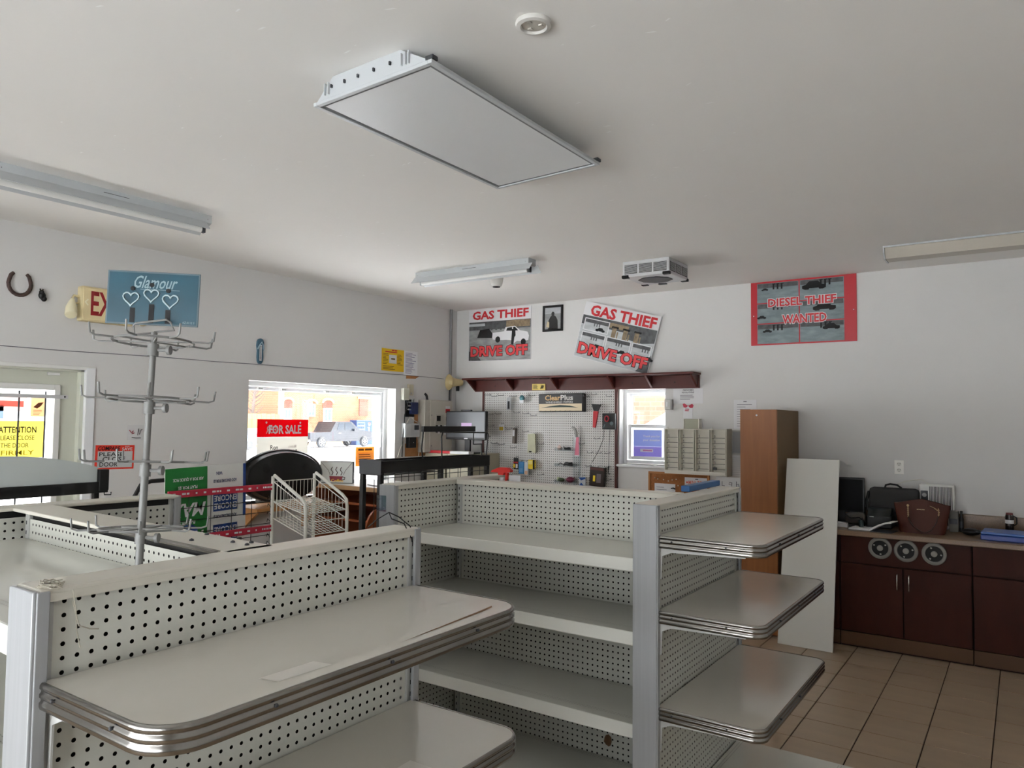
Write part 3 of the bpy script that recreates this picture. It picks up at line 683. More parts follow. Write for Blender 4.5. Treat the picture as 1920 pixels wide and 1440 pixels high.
for hx, hz in ((-.045, .04), (-.002, .05), (.036, .038)): mb.rect(hx-.006, .005, hx+.006, hz, -.003); mb.lathe([(.004, 0), (.0055, 0), (.0055, -.001), (.004, -.001)], (hx-.002, -.0028, hz+.046), 'y', 10)
build(mb, 'pendant_cords', INK, gs, recalc=False)

# ================================================================= CURVED HEADER RACK
hd = thing('header_rack', 'tall black rack with a curved grey header panel at the left edge', 'display rack', (-3.5, 1.37, 0), world=True)
mb = MB(); pts = [(.93, 1.40)]+[(1.755, 1.40), (1.755, 1.462)]
pts += [(1.37+.40*math.cos(a), 1.53-.41*(.40*math.cos(a))**2) for a in [PI*i/16 for i in range(17)]]
mb.prism(pts, 'x', -3.512, -3.50); build(mb, 'header_panel', mat('grey_header_board', (186, 192, 190), .55), hd)
mb = MB(); mb.cbox(-3.53, .92, 1.352, -3.485, 1.80, 1.402, .003); build(mb, 'bottom_rail', BLACK, hd)
mb = MB(); mb.cbox(-3.53, 1.757, 1.362, -3.48, 1.80, 1.458, .003); build(mb, 'end_block', BLACK, hd)
mb = MB(); mb.tube([(-3.49, 1.785, 1.352), (-3.49, 1.785, 1.342), (-3.47, 1.805, 1.342), (-3.47, 1.805, 1.355)], .003, 6); build(mb, 'hook', BLACK, hd)
for yy in (.95, 1.76):
    for xx in (-3.52, -3.85):
        mb = MB(); mb.cbox(xx-.012, yy-.012, 0, xx+.012, yy+.012, 1.36 if xx > -3.6 else 1.2, .002); build(mb, 'leg', BLACK, hd)
for z in (.25, .65, 1.02):
    mb = MB(); mb.cbox(-3.86, .95, z, -3.51, 1.77, z+.02, .003); build(mb, 'shelf', BLACK, hd)

# ================================================================= ENCORE RACK
er = thing('wire_literature_rack', 'black wire lottery rack with red strips beside the white basket stand', 'display rack', (-3.02, 2.06, 0), world=True)
RX = -3.0
for (ya, yb) in ((2.185, 2.20), (1.80, 1.815)):
    mb = MB(); mb.tube([(RX-.05, (ya+yb)/2, 0), (RX-.05, (ya+yb)/2, 1.36)], .011, 8); build(mb, 'post', BLACK, er, smooth=40)
mb = MB(); mb.tube([(RX-.06, 1.69, 1.30), (RX-.06, 1.69, 1.37), (RX-.06, 1.715, 1.415), (RX-.06, 1.76, 1.428), (RX-.06, 1.86, 1.43), (RX-.06, 2.2, 1.43)], .009, 8); build(mb, 'top_hoop', BLACK, er, smooth=40)
mb = MB()
for z in [1.14+.055*i for i in range(5)]+[.3+.12*i for i in range(7)]: mb.tube([(RX-.015, 1.80, z), (RX-.015, 2.335, z)], .0018, 5)
for yy in [1.80+.107*i for i in range(6)]: mb.tube([(RX-.012, yy, .1), (RX-.012, yy, 1.37)], .0018, 5)
build(mb, 'wire_grid', BLACK, er)
mb = MB()
for i in range(30): z = .3+i*.036; mb.tube([(RX+.0, 2.33, z), (RX-.03, 2.335, z+.015), (RX-.035, 2.335, z)], .0018, 4)
mb.tube([(RX, 2.333, .05), (RX, 2.333, 1.40)], .003, 5); build(mb, 'side_ladder', BLACK, er)
RSTR = mat('red_shelf_strip', (196, 40, 66), .45)
for z in (1.355, 1.158):
    mb = MB(); mb.cbox(RX-.004, 1.80, z, RX+.004, 2.335, z+.030, .001); st = build(mb, 'red_strip', RSTR, er)
    mb = MB(); random.seed(11); u = -.25
    while u < .25:
        w_ = random.uniform(.006, .02); mb.rect(u, -.004, u+w_, .004, 0); u += w_+random.choice((.004, .004, .03))
    mb.v = [(RX+.0048, 2.07+p[0], z+.015+p[2]) for p in mb.v]; build(mb, 'small_print', PAPER, st, recalc=False)
eb = thing('lottery_poster', 'upside-down green and white lottery poster with blue squares stuck in the wire rack', 'poster', (-3.03, 2.01, 1.14), (0, math.radians(-1.5), PI/2))
mb = MB(); mb.cbox(-.2, -.002, 0, .2, .002, .345, .001); build(mb, 'poster_card', mat('poster_white', (222, 222, 218), .6), eb)
mb = MB(); mb.rect(-.2, .002, .0, .343, -.003); build(mb, 'print', mat('lottery_green', (28, 124, 52), .5), eb, recalc=False)
mb = MB(); mb.rect(.185, .1, .2, .343, -.003); mb.rect(.03, .135, .155, .215, -.003); mb.rect(.03, .0, .155, .075, -.003); mb.poly([(-.09+.045*math.cos(a), .055+.04*math.sin(a)) for a in [2*PI*i/16 for i in range(16)]], -.0035); build(mb, 'print', mat('lottery_blue', (22, 62, 134), .5), eb, recalc=False)
NVI = mat('navy_ink', (30, 44, 96), .6)
for t_, u0, v0, u1, v1, sh_, m_ in (('ASK FOR A QUICK PICK', -.165, .285, -.02, .300, 0, PAPER), ('PLAY FOR $5', -.14, .250, -.05, .265, 0, PAPER), ('MAX', -.18, .13, -.01, .185, .3, PAPER), ('PLAY FOR $5', -.14, .095, -.06, .11, 0, PAPER), ('MAX', -.15, .01, -.02, .06, .3, PAPER),
        ('ENCORE', .035, .18, .15, .205, 0, PAPER), ('ENCORE', .035, .145, .15, .17, 0, PAPER), ('ENCORE', .035, .038, .15, .063, 0, PAPER), ('ENCORE', .035, .005, .15, .03, 0, PAPER),
        ('WIN', .045, .30, .075, .314, 0, NVI), ('ADD ENCORE FOR $1', .03, .265, .15, .28, 0, NVI), ('ADD ENCORE FOR $1', .03, .105, .15, .12, 0, NVI)):
    mb = MB(); mb.text(t_, u0, v0, u1, v1, -.0042, flip=True, shear=sh_, bold=.025); build(mb, 'lettering', m_, eb, recalc=False)

# ================================================================= WHITE BASKET STAND
wc = thing('basket_stand', 'white wire stand with sloping sides and tilted baskets', 'display rack', (-2.88, 2.465, 0), world=True)
yA, yB = 2.337, 2.593
for yy in (yA, yB):
    mb = MB(); mb.tube([(-3.0, yy, 0), (-3.0, yy, 1.42), (-2.99, yy, 1.425), (-2.79, yy, 1.325), (-2.765, yy, 1.305), (-2.758, yy, 1.27), (-2.758, yy, 0)], .008, 8); build(mb, 'side_frame', WIREW, wc, smooth=50)
# tiers: bottoms at 1.30 and 1.20, then lower wire shelves
def basket2(zb, zt):
    mb = MB(); xa, xb = -2.995, -2.765
    def b(x, y): t = (x-xa)/(xb-xa); return (x, y, zb[0]+(zb[1]-zb[0])*t)
    def tpt(x, y): t = (x-xa)/(xb-xa); return (x, y, zt[0]+(zt[1]-zt[0])*t)
    for fn in (b, tpt): mb.tube([fn(xa, yA), fn(xb, yA), fn(xb, yB), fn(xa, yB)], .0028, 5, closed=True)
    for i in range(12):
        y = yA+(yB-yA)*i/11; mb.tube([tpt(xa, y), b(xa, y), b(xb, y), tpt(xb, y)], .0016, 4)
    for i in range(1, 9):
        x = xa+(xb-xa)*i/9; mb.tube([tpt(x, yA), b(x, yA), b(x, yB), tpt(x, yB)], .0016, 4)
    build(mb, 'wire_basket', WIREW, wc)
basket2((1.30, 1.255), (1.395, 1.29)); basket2((1.22, 1.155), (1.30, 1.215))
for z in (1.02, .70, .35):
    mb = MB(); mb.tube([(-2.995, yA, z), (-2.765, yA, z), (-2.765, yB, z), (-2.995, yB, z)], .003, 5, closed=True)
    for i in range(1, 14): y = yA+(yB-yA)*i/14; mb.tube([(-2.995, y, z), (-2.765, y, z)], .002, 4)
    mb.tube([(-2.88, yA, z-.003), (-2.88, yB, z-.003)], .0025, 4); build(mb, 'wire_shelf', WIREW, wc)

# ================================================================= BLACK WIRE RACK
br = thing('black_wire_rack', 'black steel rack with wire grid sides and a raised header frame behind the shelving', 'display rack', (-2.9, 3.4, 0), world=True)
x0, x1, y0, y1, zt = -2.99, -2.835, 2.90, 3.88, 1.478
for xx in (x0+.012, x1-.012):
    for yy in (y0+.012, (y0+y1)/2+.02, y1-.012):
        mb = MB(); mb.cbox(xx-.013, yy-.013, 0, xx+.013, yy+.013, zt, .002); build(mb, 'post', BLACK, br)
mb = MB(); mb.cbox(x0-.005, y0-.003, zt-.075, x1+.003, y0+.012, zt+.004, .002); build(mb, 'end_panel', mat('lit_black_panel', (70, 72, 76), .5), br)  # lit end face: the light is put into a paler grey than the posts
for xx in (x0, x1):
    mb = MB(); mb.cbox(xx-.004, y0, zt-.065, xx+.004, y1, zt, .002); build(mb, 'top_rail', BLACK, br)
mb = MB(); mb.box(x0, y0+.01, zt-.080, x1, y0+.48, zt-.076); build(mb, 'tray', BLACK, br)
mb = MB(); mb.cbox(x0, y1-.01, zt-.045, x1, y1, zt, .002); build(mb, 'top_rail', BLACK, br)
mb = MB()
for yy in [y0+.11*i for i in range(1, 9)]: mb.tube([(x1, yy, .1), (x1, yy, zt-.03)], .002, 5); mb.tube([(x0, yy, .1), (x0, yy, zt-.03)], .002, 5)
for z in [.2, .4, .6, .8, 1.0, 1.1, 1.2, 1.27, 1.33, 1.385, 1.41]: mb.tube([(x1, y0, z), (x1, y1, z)], .002, 5)
build(mb, 'wire_grid', BLACK, br)
mb = MB(); mb.cbox(x0+.03, 3.36, 1.628, x0+.05, 3.87, 1.662, .003); build(mb, 'header_bar', BLACK, br)
mb = MB(); mb.tube([(x0+.04, 3.37, zt-.02), (x0+.04, 3.355, 1.53), (x0+.04, 3.37, 1.64)], .0045, 6); mb.tube([(x0+.04, 3.86, 1.64), (x0+.04, 3.86, 1.545), (x0+.04, 3.95, 1.545), (x0+.04, 3.95, zt-.02)], .0045, 6); build(mb, 'header_wire', BLACK, br)
mb = MB(); mb.tube([(x1-.02, 3.43, zt-.02), (x1-.02, 3.425, 1.60), (x1-.02, 3.435, 1.628), (x1-.02, 3.88, 1.622), (x1-.02, 3.89, 1.61), (x1-.02, 3.87, zt-.02)], .0045, 6); build(mb, 'header_wire', BLACK, br)
# ================================================================= CEILING THINGS
FIX = mat('white_enamel_fixture', (194, 198, 200), .3)
LENS = mat('prismatic_lens', (226, 228, 229), .3, bump=.12, bscale=420, spec=.6)
tf = thing('troffer_light', 'large unlit white panel light hung below the ceiling', 'ceiling light', (-1.925, 2.475, H), (0, math.radians(-1.5), 0))
hx, hy, zb = .296, .605, -.097
mb = MB()
top = [(-.20, -hy+.01, -.001), (.14, -hy+.01, -.001), (.14, hy-.01, -.001), (-.20, hy-.01, -.001)]
bot = [(-hx+.01, -hy+.006, zb+.012), (hx-.01, -hy+.006, zb+.012), (hx-.01, hy-.006, zb+.012), (-hx+.01, hy-.006, zb+.012)]
mb.add(top+bot, [(0, 1, 2, 3), (0, 4, 5, 1), (1, 5, 6, 2), (2, 6, 7, 3), (3, 7, 4, 0)]); build(mb, 'housing', FIX, tf)
def rectframe(mb, ax_, ay, bx, by, z0, z1, w):
    mb.cbox(-ax_, -ay, z0, -ax_+w, ay, z1, .002); mb.cbox(ax_-w, -ay, z0, ax_, ay, z1, .002); mb.cbox(-ax_+w, -ay, z0, ax_-w, -ay+w, z1, .002); mb.cbox(-ax_+w, ay-w, z0, ax_-w, ay, z1, .002)
mb = MB(); rectframe(mb, hx, hy, 0, 0, zb, zb+.014, .018); build(mb, 'door_frame', FIX, tf)
mb = MB(); rectframe(mb, hx-.02, hy-.02, 0, 0, zb+.004, zb+.01, .012); build(mb, 'gasket', mat('gasket_grey', (120, 122, 124), .6), tf)
mb = MB(); mb.box(-hx+.03, -hy+.03, zb+.005, hx-.03, hy-.03, zb+.008); build(mb, 'lens', LENS, tf)
mb = MB()
for xx in (-.2, -.13, -.06, .02, .1): mb.box(xx-.003, -hy-.0006-.0, zb+.05, xx+.003, -hy+.012, zb+.062)
build(mb, 'knockouts', DKGREY, tf)
mb = MB()
for xx in (-.235, -.215, .155, .175, .19): mb.cbox(xx-.002, -hy-.002, zb+.03, xx+.002, -hy+.02, zb+.075, .001)
build(mb, 'ribs', FIX, tf)
mb = MB(); mb.cbox(hx-.03, hy-.03, zb+.014, hx+.006, hy+.004, zb+.03, .003); mb.cbox(hx-.03, -hy, zb+.014, hx+.004, -hy+.03, zb+.03, .003); build(mb, 'clips', DKGREY, tf)

TUBE = mat('fluorescent_tube', (232, 232, 228), .3)
def strip(name, label, loc, rotz, L, stag=0.):
    """batwing strip light along local x"""
    t = thing(name, label, 'ceiling light', loc, (0, 0, rotz))
    mb = MB(); mb.prism([(-.055, 0), (-.055, -.05), (-.03, -.062), (.03, -.062), (.055, -.05), (.055, 0)], 'x', -L/2, L/2); build(mb, 'channel', FIX, t)
    for sg in (-1, 1):
        a = -L/2-.01+(stag if sg > 0 else 0); b = L/2+.02-(stag if sg < 0 else 0)
        mb = MB(); mb.prism([(sg*.056, -.045), (sg*.058, -.047), (sg*.104, -.100), (sg*.101, -.101), (sg*.054, -.049)], 'x', a, b); build(mb, 'reflector_wing', FIX, t)
    mb = MB(); mb.tube([(-L/2+.03, 0, -.088), (L/2-.04, 0, -.088)], .019, 12); build(mb, 'tube', TUBE, t, smooth=40)
    for sg in (-1, 1):
        mb = MB(); mb.cbox(sg*(L/2-.028), -.014, -.108, sg*(L/2-.012), .014, -.06, .004); build(mb, 'lamp_holder', DKGREY if sg > 0 else FIX, t)
    for sg in (-1, 1):
        mb = MB(); mb.box(-L*.06, sg*.0553, -.024, L*.06, sg*.056, -.021); mb.box(-L/2+.02, sg*.0553, -.03, -L/2+.024, sg*.056, -.026); mb.box(L/2-.03, sg*.0553, -.03, L/2-.026, sg*.056, -.026); build(mb, 'slot', DKGREY, t)
    return t
strip('strip_light', 'unlit fluorescent strip light with winged reflector near the left wall', (-4.34, 2.20, H), PI/2, 1.22, .06)
strip('strip_light', 'unlit fluorescent strip light with winged reflector near the room corner', (-3.815, 4.955, H), 0, 1.19, -.02)
t = thing('strip_light', 'unlit flush white strip light at the right edge above the counter', 'ceiling light', (-.19, 6.07, H))
mb = MB(); mb.prism([(-.128, 0), (-.128, -.012), (-.115, -.014), (-.072, -.085), (.072, -.085), (.115, -.014), (.128, -.012), (.128, 0)], 'x', -.625, .62); build(mb, 'channel', mat('aged_fixture', (196, 190, 178), .4), t)
for xx in (-.632, .622):
    mb = MB(); mb.prism([(-.132, 0), (-.132, -.05), (-.078, -.092), (.078, -.092), (.132, -.05), (.132, 0)], 'x', xx-.004, xx+.006); build(mb, 'end_cap', FIX, t)
mb = MB(); mb.cbox(-.63, -.134, -.014, .62, -.124, -.001, .002); build(mb, 'top_lip', FIX, t)
# smoke alarm base
sm = thing('smoke_alarm_base', 'round white smoke alarm base on the ceiling', 'smoke alarm', (-1.292, 1.985, H))
mb = MB(); mb.lathe([(.058, 0), (.06, -.006), (.057, -.014), (.044, -.017), (.041, -.012), (.041, 0)], n=32); build(mb, 'outer_ring', mat('alarm_white', (214, 212, 206), .4), sm, smooth=40)
mb = MB(); mb.lathe([(.0, -.005), (.038, -.005), (.040, -.009), (.036, -.010), (.0, -.009)], n=32); build(mb, 'mount_plate', mat('alarm_cream', (196, 192, 182), .5), sm, smooth=40)
mb = MB()
for k in range(3): a = .5+2*PI*k/3; mb.cbox(.024*math.cos(a)-.007, .024*math.sin(a)-.007, -.013, .024*math.cos(a)+.007, .024*math.sin(a)+.007, -.008, .002)
build(mb, 'clips', MATS['alarm_cream'], sm)
# motion sensor dome
ds = thing('ceiling_sensor', 'small white dome camera hanging beneath the corner strip light', 'camera', (-3.86, 5.36, H))
mb = MB(); mb.lathe([(.06, 0), (.062, -.03), (.055, -.075), (.045, -.098), (.038, -.103), (0, -.103)], n=24); build(mb, 'dome_body', mat('alarm_white', (214, 212, 206), .4), ds, smooth=40)
mb = MB(); mb.lathe([(.034, -.1031), (.034, -.108), (0, -.112)], n=20); build(mb, 'dark_lens', BLACK, ds, smooth=40)
# air purifier
ap = thing('air_cleaner', 'square white ceiling air cleaner with louvred sides and dark intake', 'air cleaner', (-2.465, 5.645, H))
APW = mat('air_cleaner_white', (206, 207, 208), .4)
a = .20
mb = MB(); mb.cbox(-a, -a, -.13, a, a, 0, .008); build(mb, 'case', APW, ap)
for rz in (0, PI/2, -PI/2):
    for k in range(3):
        g = -.13+k*.125
        mb = MB(); mb.box(-.055+g+.005, -a-.002, -.105, .055+g+.005, -a+.002, -.03)
        if rz: mb.v = [(p[0]*math.cos(rz)-p[1]*math.sin(rz), p[0]*math.sin(rz)+p[1]*math.cos(rz), p[2]) for p in mb.v]
        gr = build(mb, 'grille', mat('grille_dark', (70, 72, 70), .7), ap)
        mb = MB()
        for i in range(8): z = -.10+i*.0092; mb.add([(-.055+g+.005, -a-.003, z), (.055+g+.005, -a-.003, z+.002), (.055+g+.005, -a-.006, z+.005), (-.055+g+.005, -a-.006, z+.003)], [(0, 1, 2, 3)])
        if rz: mb.v = [(p[0]*math.cos(rz)-p[1]*math.sin(rz), p[0]*math.sin(rz)+p[1]*math.cos(rz), p[2]) for p in mb.v]
        build(mb, 'louvres', APW, gr)
mb = MB(); pts = [(.13*math.cos(PI/8+PI/4*k)*1.08, .13*math.sin(PI/8+PI/4*k)) for k in range(8)]; mb.prism(pts, 'z', -.135, -.13); build(mb, 'intake_grille', BLACK, ap)
for sx in (-1, 1):
    for sy in (-1, 1): mb = MB(); mb.cbox(sx*(a-.055), sy*(a-.03), -.138, sx*(a+.006), sy*(a+.006), -.112, .006); build(mb, 'corner_foot', BLACK, ap)
mb = MB(); mb.cbox(-.05, a-.03, -.142, .02, a+.0, -.131, .003); build(mb, 'label_plate', DKGREY, ap)

# ================================================================= THINGS ON THE LEFT WALL  (local x = along wall, -y = into the room)
LW = PI/2
def on_left(name, label, cat, y, z, off=0., rot_y=0., **k): return thing(name, label, cat, (XL+off, y, z), (0, rot_y, LW), **k)
RUST = mat('rusty_iron', (74, 56, 50), .7, var=.3, vscale=30)
hs_ = on_left('horseshoe', 'rusty brown horseshoe hung open end up on the left wall', 'horseshoe', 2.22, 2.58)
mb = MB(); pts = []
for i in range(17):
    a = math.radians(-235+290*i/16+0); pts.append((.068*math.cos(a), -.008, .074*math.sin(a)+(.012 if abs(a+PI/2) > 2.0 else 0)))
mb.tube(pts, [.011]+[.013]*15+[.011], 8); build(mb, 'shoe', RUST, hs_, smooth=50)
mb = MB()
for i in (3, 5, 11, 13): p = pts[i]; mb.lathe([(.004, 0), (.003, -.004), (0, -.005)], (p[0], -.019, p[2]), 'y', 6)
build(mb, 'nail_heads', BLACK, hs_)
bk = on_left('black_ornament', 'small black figurine on the left wall beside the horseshoe', 'ornament', 2.357, 2.522)
mb = MB(); mb.ball((0, -.015, 0), .024, sc=(1, .6, 1.15)); mb.ball((-.006, -.02, .022), .016); mb.ball((.012, -.016, -.022), .018); build(mb, 'body', BLACK, bk, smooth=60)
mb = MB(); mb.tube([(-.012, -.016, .034), (-.014, -.016, .046)], .005, 6); mb.tube([(0, -.016, .034), (.004, -.016, .044)], .005, 6); build(mb, 'ears', BLACK, bk, smooth=50)
# exit sign with lamp head
IV = mat('ivory_plastic', (222, 206, 160), .45)
ex = on_left('exit_sign', 'ivory exit sign with red letters and emergency lamp heads', 'sign', 2.78, 2.50)
mb = MB(); mb.cbox(-.19, -.07, -.125, .19, 0, .125, .012); build(mb, 'housing', IV, ex)
mb = MB(); mb.cbox(-.178, -.074, -.113, .178, -.068, .113, .003); build(mb, 'face_plate', mat('ivory_face', (232, 214, 166), .4), ex)
mb = MB(); mb.text('EXIT', -.125, -.075, .135, .088, -.0752, bold=.02); build(mb, 'lettering', mat('exit_red', (150, 26, 30), .5), ex, recalc=False)
mb = MB(); mb.poly([(-.172, .01), (-.150, .035), (-.143, .028), (-.160, .01), (-.143, -.008), (-.150, -.015)], -.0752); build(mb, 'arrow', mat('arrow_pale', (245, 236, 205), .5), ex, recalc=False)
for sx in (-1, 1):
    mb = MB(); mb.tube([(sx*.19, -.035, .045), (sx*.225, -.035, .05), (sx*.235, -.035, .03)], .009, 8); mb.tube([(sx*.19, -.035, .0), (sx*.24, -.035, -.005), (sx*.24, -.035, .03)], .006, 8); h_ = build(mb, 'lamp_arm', IV, ex, smooth=50)
    mb = MB(); mb.tube([(sx*.235, -.04, .025), (sx*.243, -.046, .0), (sx*.252, -.06, -.04), (sx*.262, -.08, -.09), (sx*.264, -.085, -.097)], [.012, .022, .036, .04, .036], 14); build(mb, 'lamp_head', mat('lamp_cream', (232, 224, 190), .35), h_, smooth=50)
# cable along the wall
mb = MB(); pts = [(XL+.004, y, z) for y, z in ((1.2, 2.155), (2.12, 2.159), (2.55, 2.158), (3.21, 2.168), (3.7, 2.166), (4.1, 2.171), (4.92, 2.175), (5.5, 2.181), (5.975, 2.183), (6.3, 2.181), (6.66, 2.176))]
mb.tube(pts, .003, 6); o = build(mb, 'wall_cable', GREYINK, loc=(XL, 4, 2.17)); tag(o, 'thin grey cable running level along the left wall', 'cable')
# flip-flop thermometer
ff = on_left('flip_flop_thermometer', 'blue flip-flop shaped wall thermometer above the shop window', 'thermometer', 4.135, 2.288)
FB = mat('slate_blue_foam', (70, 104, 124), .6)
pts = [(-.032, .085), (-.02, .105), (0, .112), (.022, .105), (.034, .08), (.036, .045), (.028, 0), (.030, -.05), (.026, -.09), (.012, -.11), (-.012, -.11), (-.026, -.09), (-.030, -.05), (-.028, 0), (-.036, .045)]
mb = MB(); mb.prism(pts, 'y', -.018, 0); build(mb, 'sole', FB, ff)
mb = MB(); mb.rect(-.012, -.085, .012, .055, -.019); build(mb, 'scale_plate', PAPER, ff, recalc=False)
mb = MB(); mb.rect(-.002, -.075, .002, .045, -.0198)
for i in range(11): mb.rect(-.010, -.07+i*.011, -.004, -.068+i*.011, -.0198); mb.rect(.004, -.07+i*.011, .010, -.068+i*.011, -.0198)
build(mb, 'scale_marks', INK, ff, recalc=False)
mb = MB(); mb.tube([(-.03, -.018, .015), (-.02, -.03, .05), (0, -.034, .078), (.02, -.03, .05), (.03, -.018, .015)], .006, 6); build(mb, 'strap', mat('pale_blue_strap', (150, 176, 190), .5), ff, smooth=50)
def lines(mb, u0, v0, u1, v1, n, y, fill=.5, seed=1):
    rnd = random.Random(seed); dv = (v1-v0)/n
    for i in range(n):
        v = v1-(i+.75)*dv; e = u0+(u1-u0)*rnd.uniform(.55, 1.)
        mb.rect(u0, v, e, v+dv*fill, y)
# notices by the corner
nt_ = on_left('yellow_notice', 'yellow printed notice pinned above the breaker panel', 'notice', 5.818, 2.331, .001)
mb = MB(); mb.box(-.17, -.002, -.118, .17, 0, .118); build(mb, 'sheet', mat('notice_yellow', (232, 190, 24), .7), nt_)
mb = MB(); mb.rect(-.06, -.035, .055, .055, -.003); build(mb, 'blank_box', PAPER, nt_, recalc=False)
mb = MB(); lines(mb, -.15, -.05, -.07, .07, 8, -.003, .35, 2); lines(mb, .065, -.05, .155, .07, 8, -.003, .35, 3); lines(mb, -.15, -.105, .1, -.06, 3, -.003, .4, 4); mb.rect(-.03, .005, .03, .02, -.0036); build(mb, 'small_print', mat('brown_ink', (110, 84, 20), .8), nt_, recalc=False)
mb = MB(); mb.rect(-.02, .096, .015, .11, -.003); mb.rect(.022, .096, .06, .11, -.003); lines(mb, -.12, .075, .12, .092, 1, -.003, .6, 9); build(mb, 'lettering', REDINK, nt_, recalc=False)
n2 = on_left('white_notice', 'white printed page pinned beside the yellow notice', 'notice', 6.097, 2.317, .001)
mb = MB(); mb.box(-.112, -.0015, -.133, .112, 0, .133); build(mb, 'sheet', PAPER, n2)
mb = MB(); lines(mb, -.085, -.115, .085, .115, 17, -.0022, .4, 8); build(mb, 'small_print', mat('violet_ink', (128, 122, 150), .8), n2, recalc=False)
mb = MB(); mb.prism([(6.03, 2.183), (6.24, 2.18), (6.18, 2.152), (6.03, 2.146)], 'x', XL, XL+.003); o = build(mb, 'bare_patch', mat('bare_wood', (176, 122, 74), .8, var=.2, vscale=12), loc=(XL, 6.1, 2.16)); tag(o, 'torn strip of bare brown backing under the white notice', 'wall patch')
# small drawing card, compare sign
cd = on_left('drawing_card', 'small white card with red and black doodles behind the spinner rack', 'card', 3.05, 1.581, .001)
mb = MB(); mb.box(-.062, -.0015, -.056, .062, 0, .056); build(mb, 'sheet', mat('card_grey_white', (206, 206, 206), .8), cd)
mb = MB(); mb.tube([(-.05, -.003, .02), (-.035, -.003, .0), (-.02, -.003, .015), (-.03, -.003, -.01), (-.012, -.003, -.002)], .003, 4); build(mb, 'doodle', mat('red_marker', (170, 40, 60), .8), cd)
mb = MB(); mb.tube([(.015, -.003, -.02), (.02, -.003, .03), (.03, -.003, -.015), (.04, -.003, .02), (.05, -.003, .025)], .0022, 4); mb.tube([(-.03, -.003, -.035), (0, -.003, -.04), (.04, -.003, -.04)], .0022, 4); build(mb, 'doodle', INK, cd)
cp = on_left('compare_sign', 'red bordered handwritten please close door sign taped to the left wall', 'sign', 2.90, 1.402, .001, math.radians(1))
mb = MB(); mb.box(-.143, -.002, -.088, .143, 0, .088); build(mb, 'card', mat('orange_red_card', (228, 54, 34), .6), cp)
mb = MB(); mb.rect(-.127, -.076, .130, .043, -.003); build(mb, 'white_field', mat('sign_grey_white', (196, 198, 198), .7), cp, recalc=False)
mb = MB(); mb.text('COMPARE', -.125, .05, .035, .079, -.003, shear=.2, bold=.025); mb.text('PLEASE', -.115, .008, .06, .036, -.0038); mb.text('CLOSE', -.09, -.03, .075, .002, -.0038); mb.text('DOOR', -.11, -.068, .02, -.036, -.0038); build(mb, 'lettering', INK, cp, recalc=False)
mb = MB(); mb.text('SAVE', .05, .049, .127, .070, -.003); mb.text('AND', .07, .074, .105, .082, -.003); build(mb, 'lettering', PAPER, cp, recalc=False)
# conduit, horn
mb = MB(); mb.tube([(XL+.02, 6.765, 1.9), (XL+.02, 6.765, H)], .016, 10); cn = build(mb, 'conduit', mat('grey_conduit', (128, 128, 128), .5), smooth=40, loc=(XL+.02, 6.765, 1.9)); tag(cn, 'grey conduit pipe running up the wall in the room corner', 'pipe')
mb = MB(); mb.tube([(XL+.02, 6.75, 1.55), (XL+.025, 6.73, 1.8), (XL+.03, 6.74, 1.95), (XL+.02, 6.755, 2.1)], .006, 6); mb.tube([(XL+.03, 6.76, 1.5), (XL+.03, 6.75, 1.75), (XL+.03, 6.77, 2.08)], .006, 6); o = build(mb, 'cable_bundle', BLACK, loc=(XL, 6.75, 1.5)); tag(o, 'black cables hanging below the horn speaker', 'cable')
hr = thing('horn_speaker', 'beige horn loudspeaker mounted by the corner conduit', 'loudspeaker', (XL+.11, 6.70, 2.135), (0, 0, math.radians(-22)))
HORN = mat('beige_horn', (206, 188, 140), .5)
mb = MB(); mb.lathe([(.035, .12), (.045, .06), (.047, .02), (.06, -.01), (.088, -.045), (.092, -.052), (.086, -.052), (.055, -.015), (.03, .01), (.0, .012)], (0, 0, 0), 'y', 24); build(mb, 'bell', HORN, hr, smooth=45)
mb = MB(); mb.lathe([(.0, -.045), (.022, -.04), (.026, -.02), (.026, .01)], (0, 0, 0), 'y', 16); build(mb, 'centre_plug', mat('horn_pale', (226, 212, 170), .5), hr, smooth=45)
mb = MB(); mb.cbox(-.02, .05, -.10, .02, .08, -.04, .004); build(mb, 'mount_bracket', DKGREY, hr)
# small boxes by the window
t = on_left('chime_box', 'small off-white electrical box right beside the shop window', 'electrical box', 5.99, 1.975)
mb = MB(); mb.cbox(-.045, -.05, -.065, .045, 0, .065, .006); build(mb, 'cover', mat('offwhite_box', (214, 214, 200), .5), t); mb = MB(); mb.cbox(-.03, -.053, -.05, .03, -.049, .05, .003); build(mb, 'face_plate', mat('offwhite_box2', (206, 206, 188), .5), t)
t = on_left('sensor_box', 'small cream electrical box near the torn brown patch', 'electrical box', 6.085, 2.025)
mb = MB(); mb.cbox(-.04, -.03, -.06, .04, 0, .06, .006); build(mb, 'cover', mat('cream_box', (204, 196, 170), .5), t); mb = MB(); mb.box(-.012, -.032, -.05, .012, -.03, -.03); build(mb, 'tamper_label', WIREG, t)
t = on_left('network_splitter', 'dark blue cable splitter box above the white controller', 'network box', 6.10, 1.83)
NB = mat('navy_metal', (34, 44, 88), .4)
mb = MB(); mb.cbox(-.03, -.055, -.07, .075, -.01, .06, .004); build(mb, 'body', NB, t); mb = MB(); mb.cbox(-.085, -.02, -.10, .05, 0, .09, .003); build(mb, 'mount_plate', BLACK, t)
mb = MB()
for zz_ in (.06, .02, -.02): mb.tube([(-.03, -.035, zz_), (-.07, -.035, zz_)], .008, 8)
mb.tube([(.0, -.03, .06), (.0, -.03, .10)], .006, 8); mb.tube([(.03, -.03, .06), (.03, -.03, .10)], .006, 8); build(mb, 'connectors', WIREG, t, smooth=50)
t = on_left('controller_box', 'white wall controller with small grey display beside the window', 'controller', 6.09, 1.585)
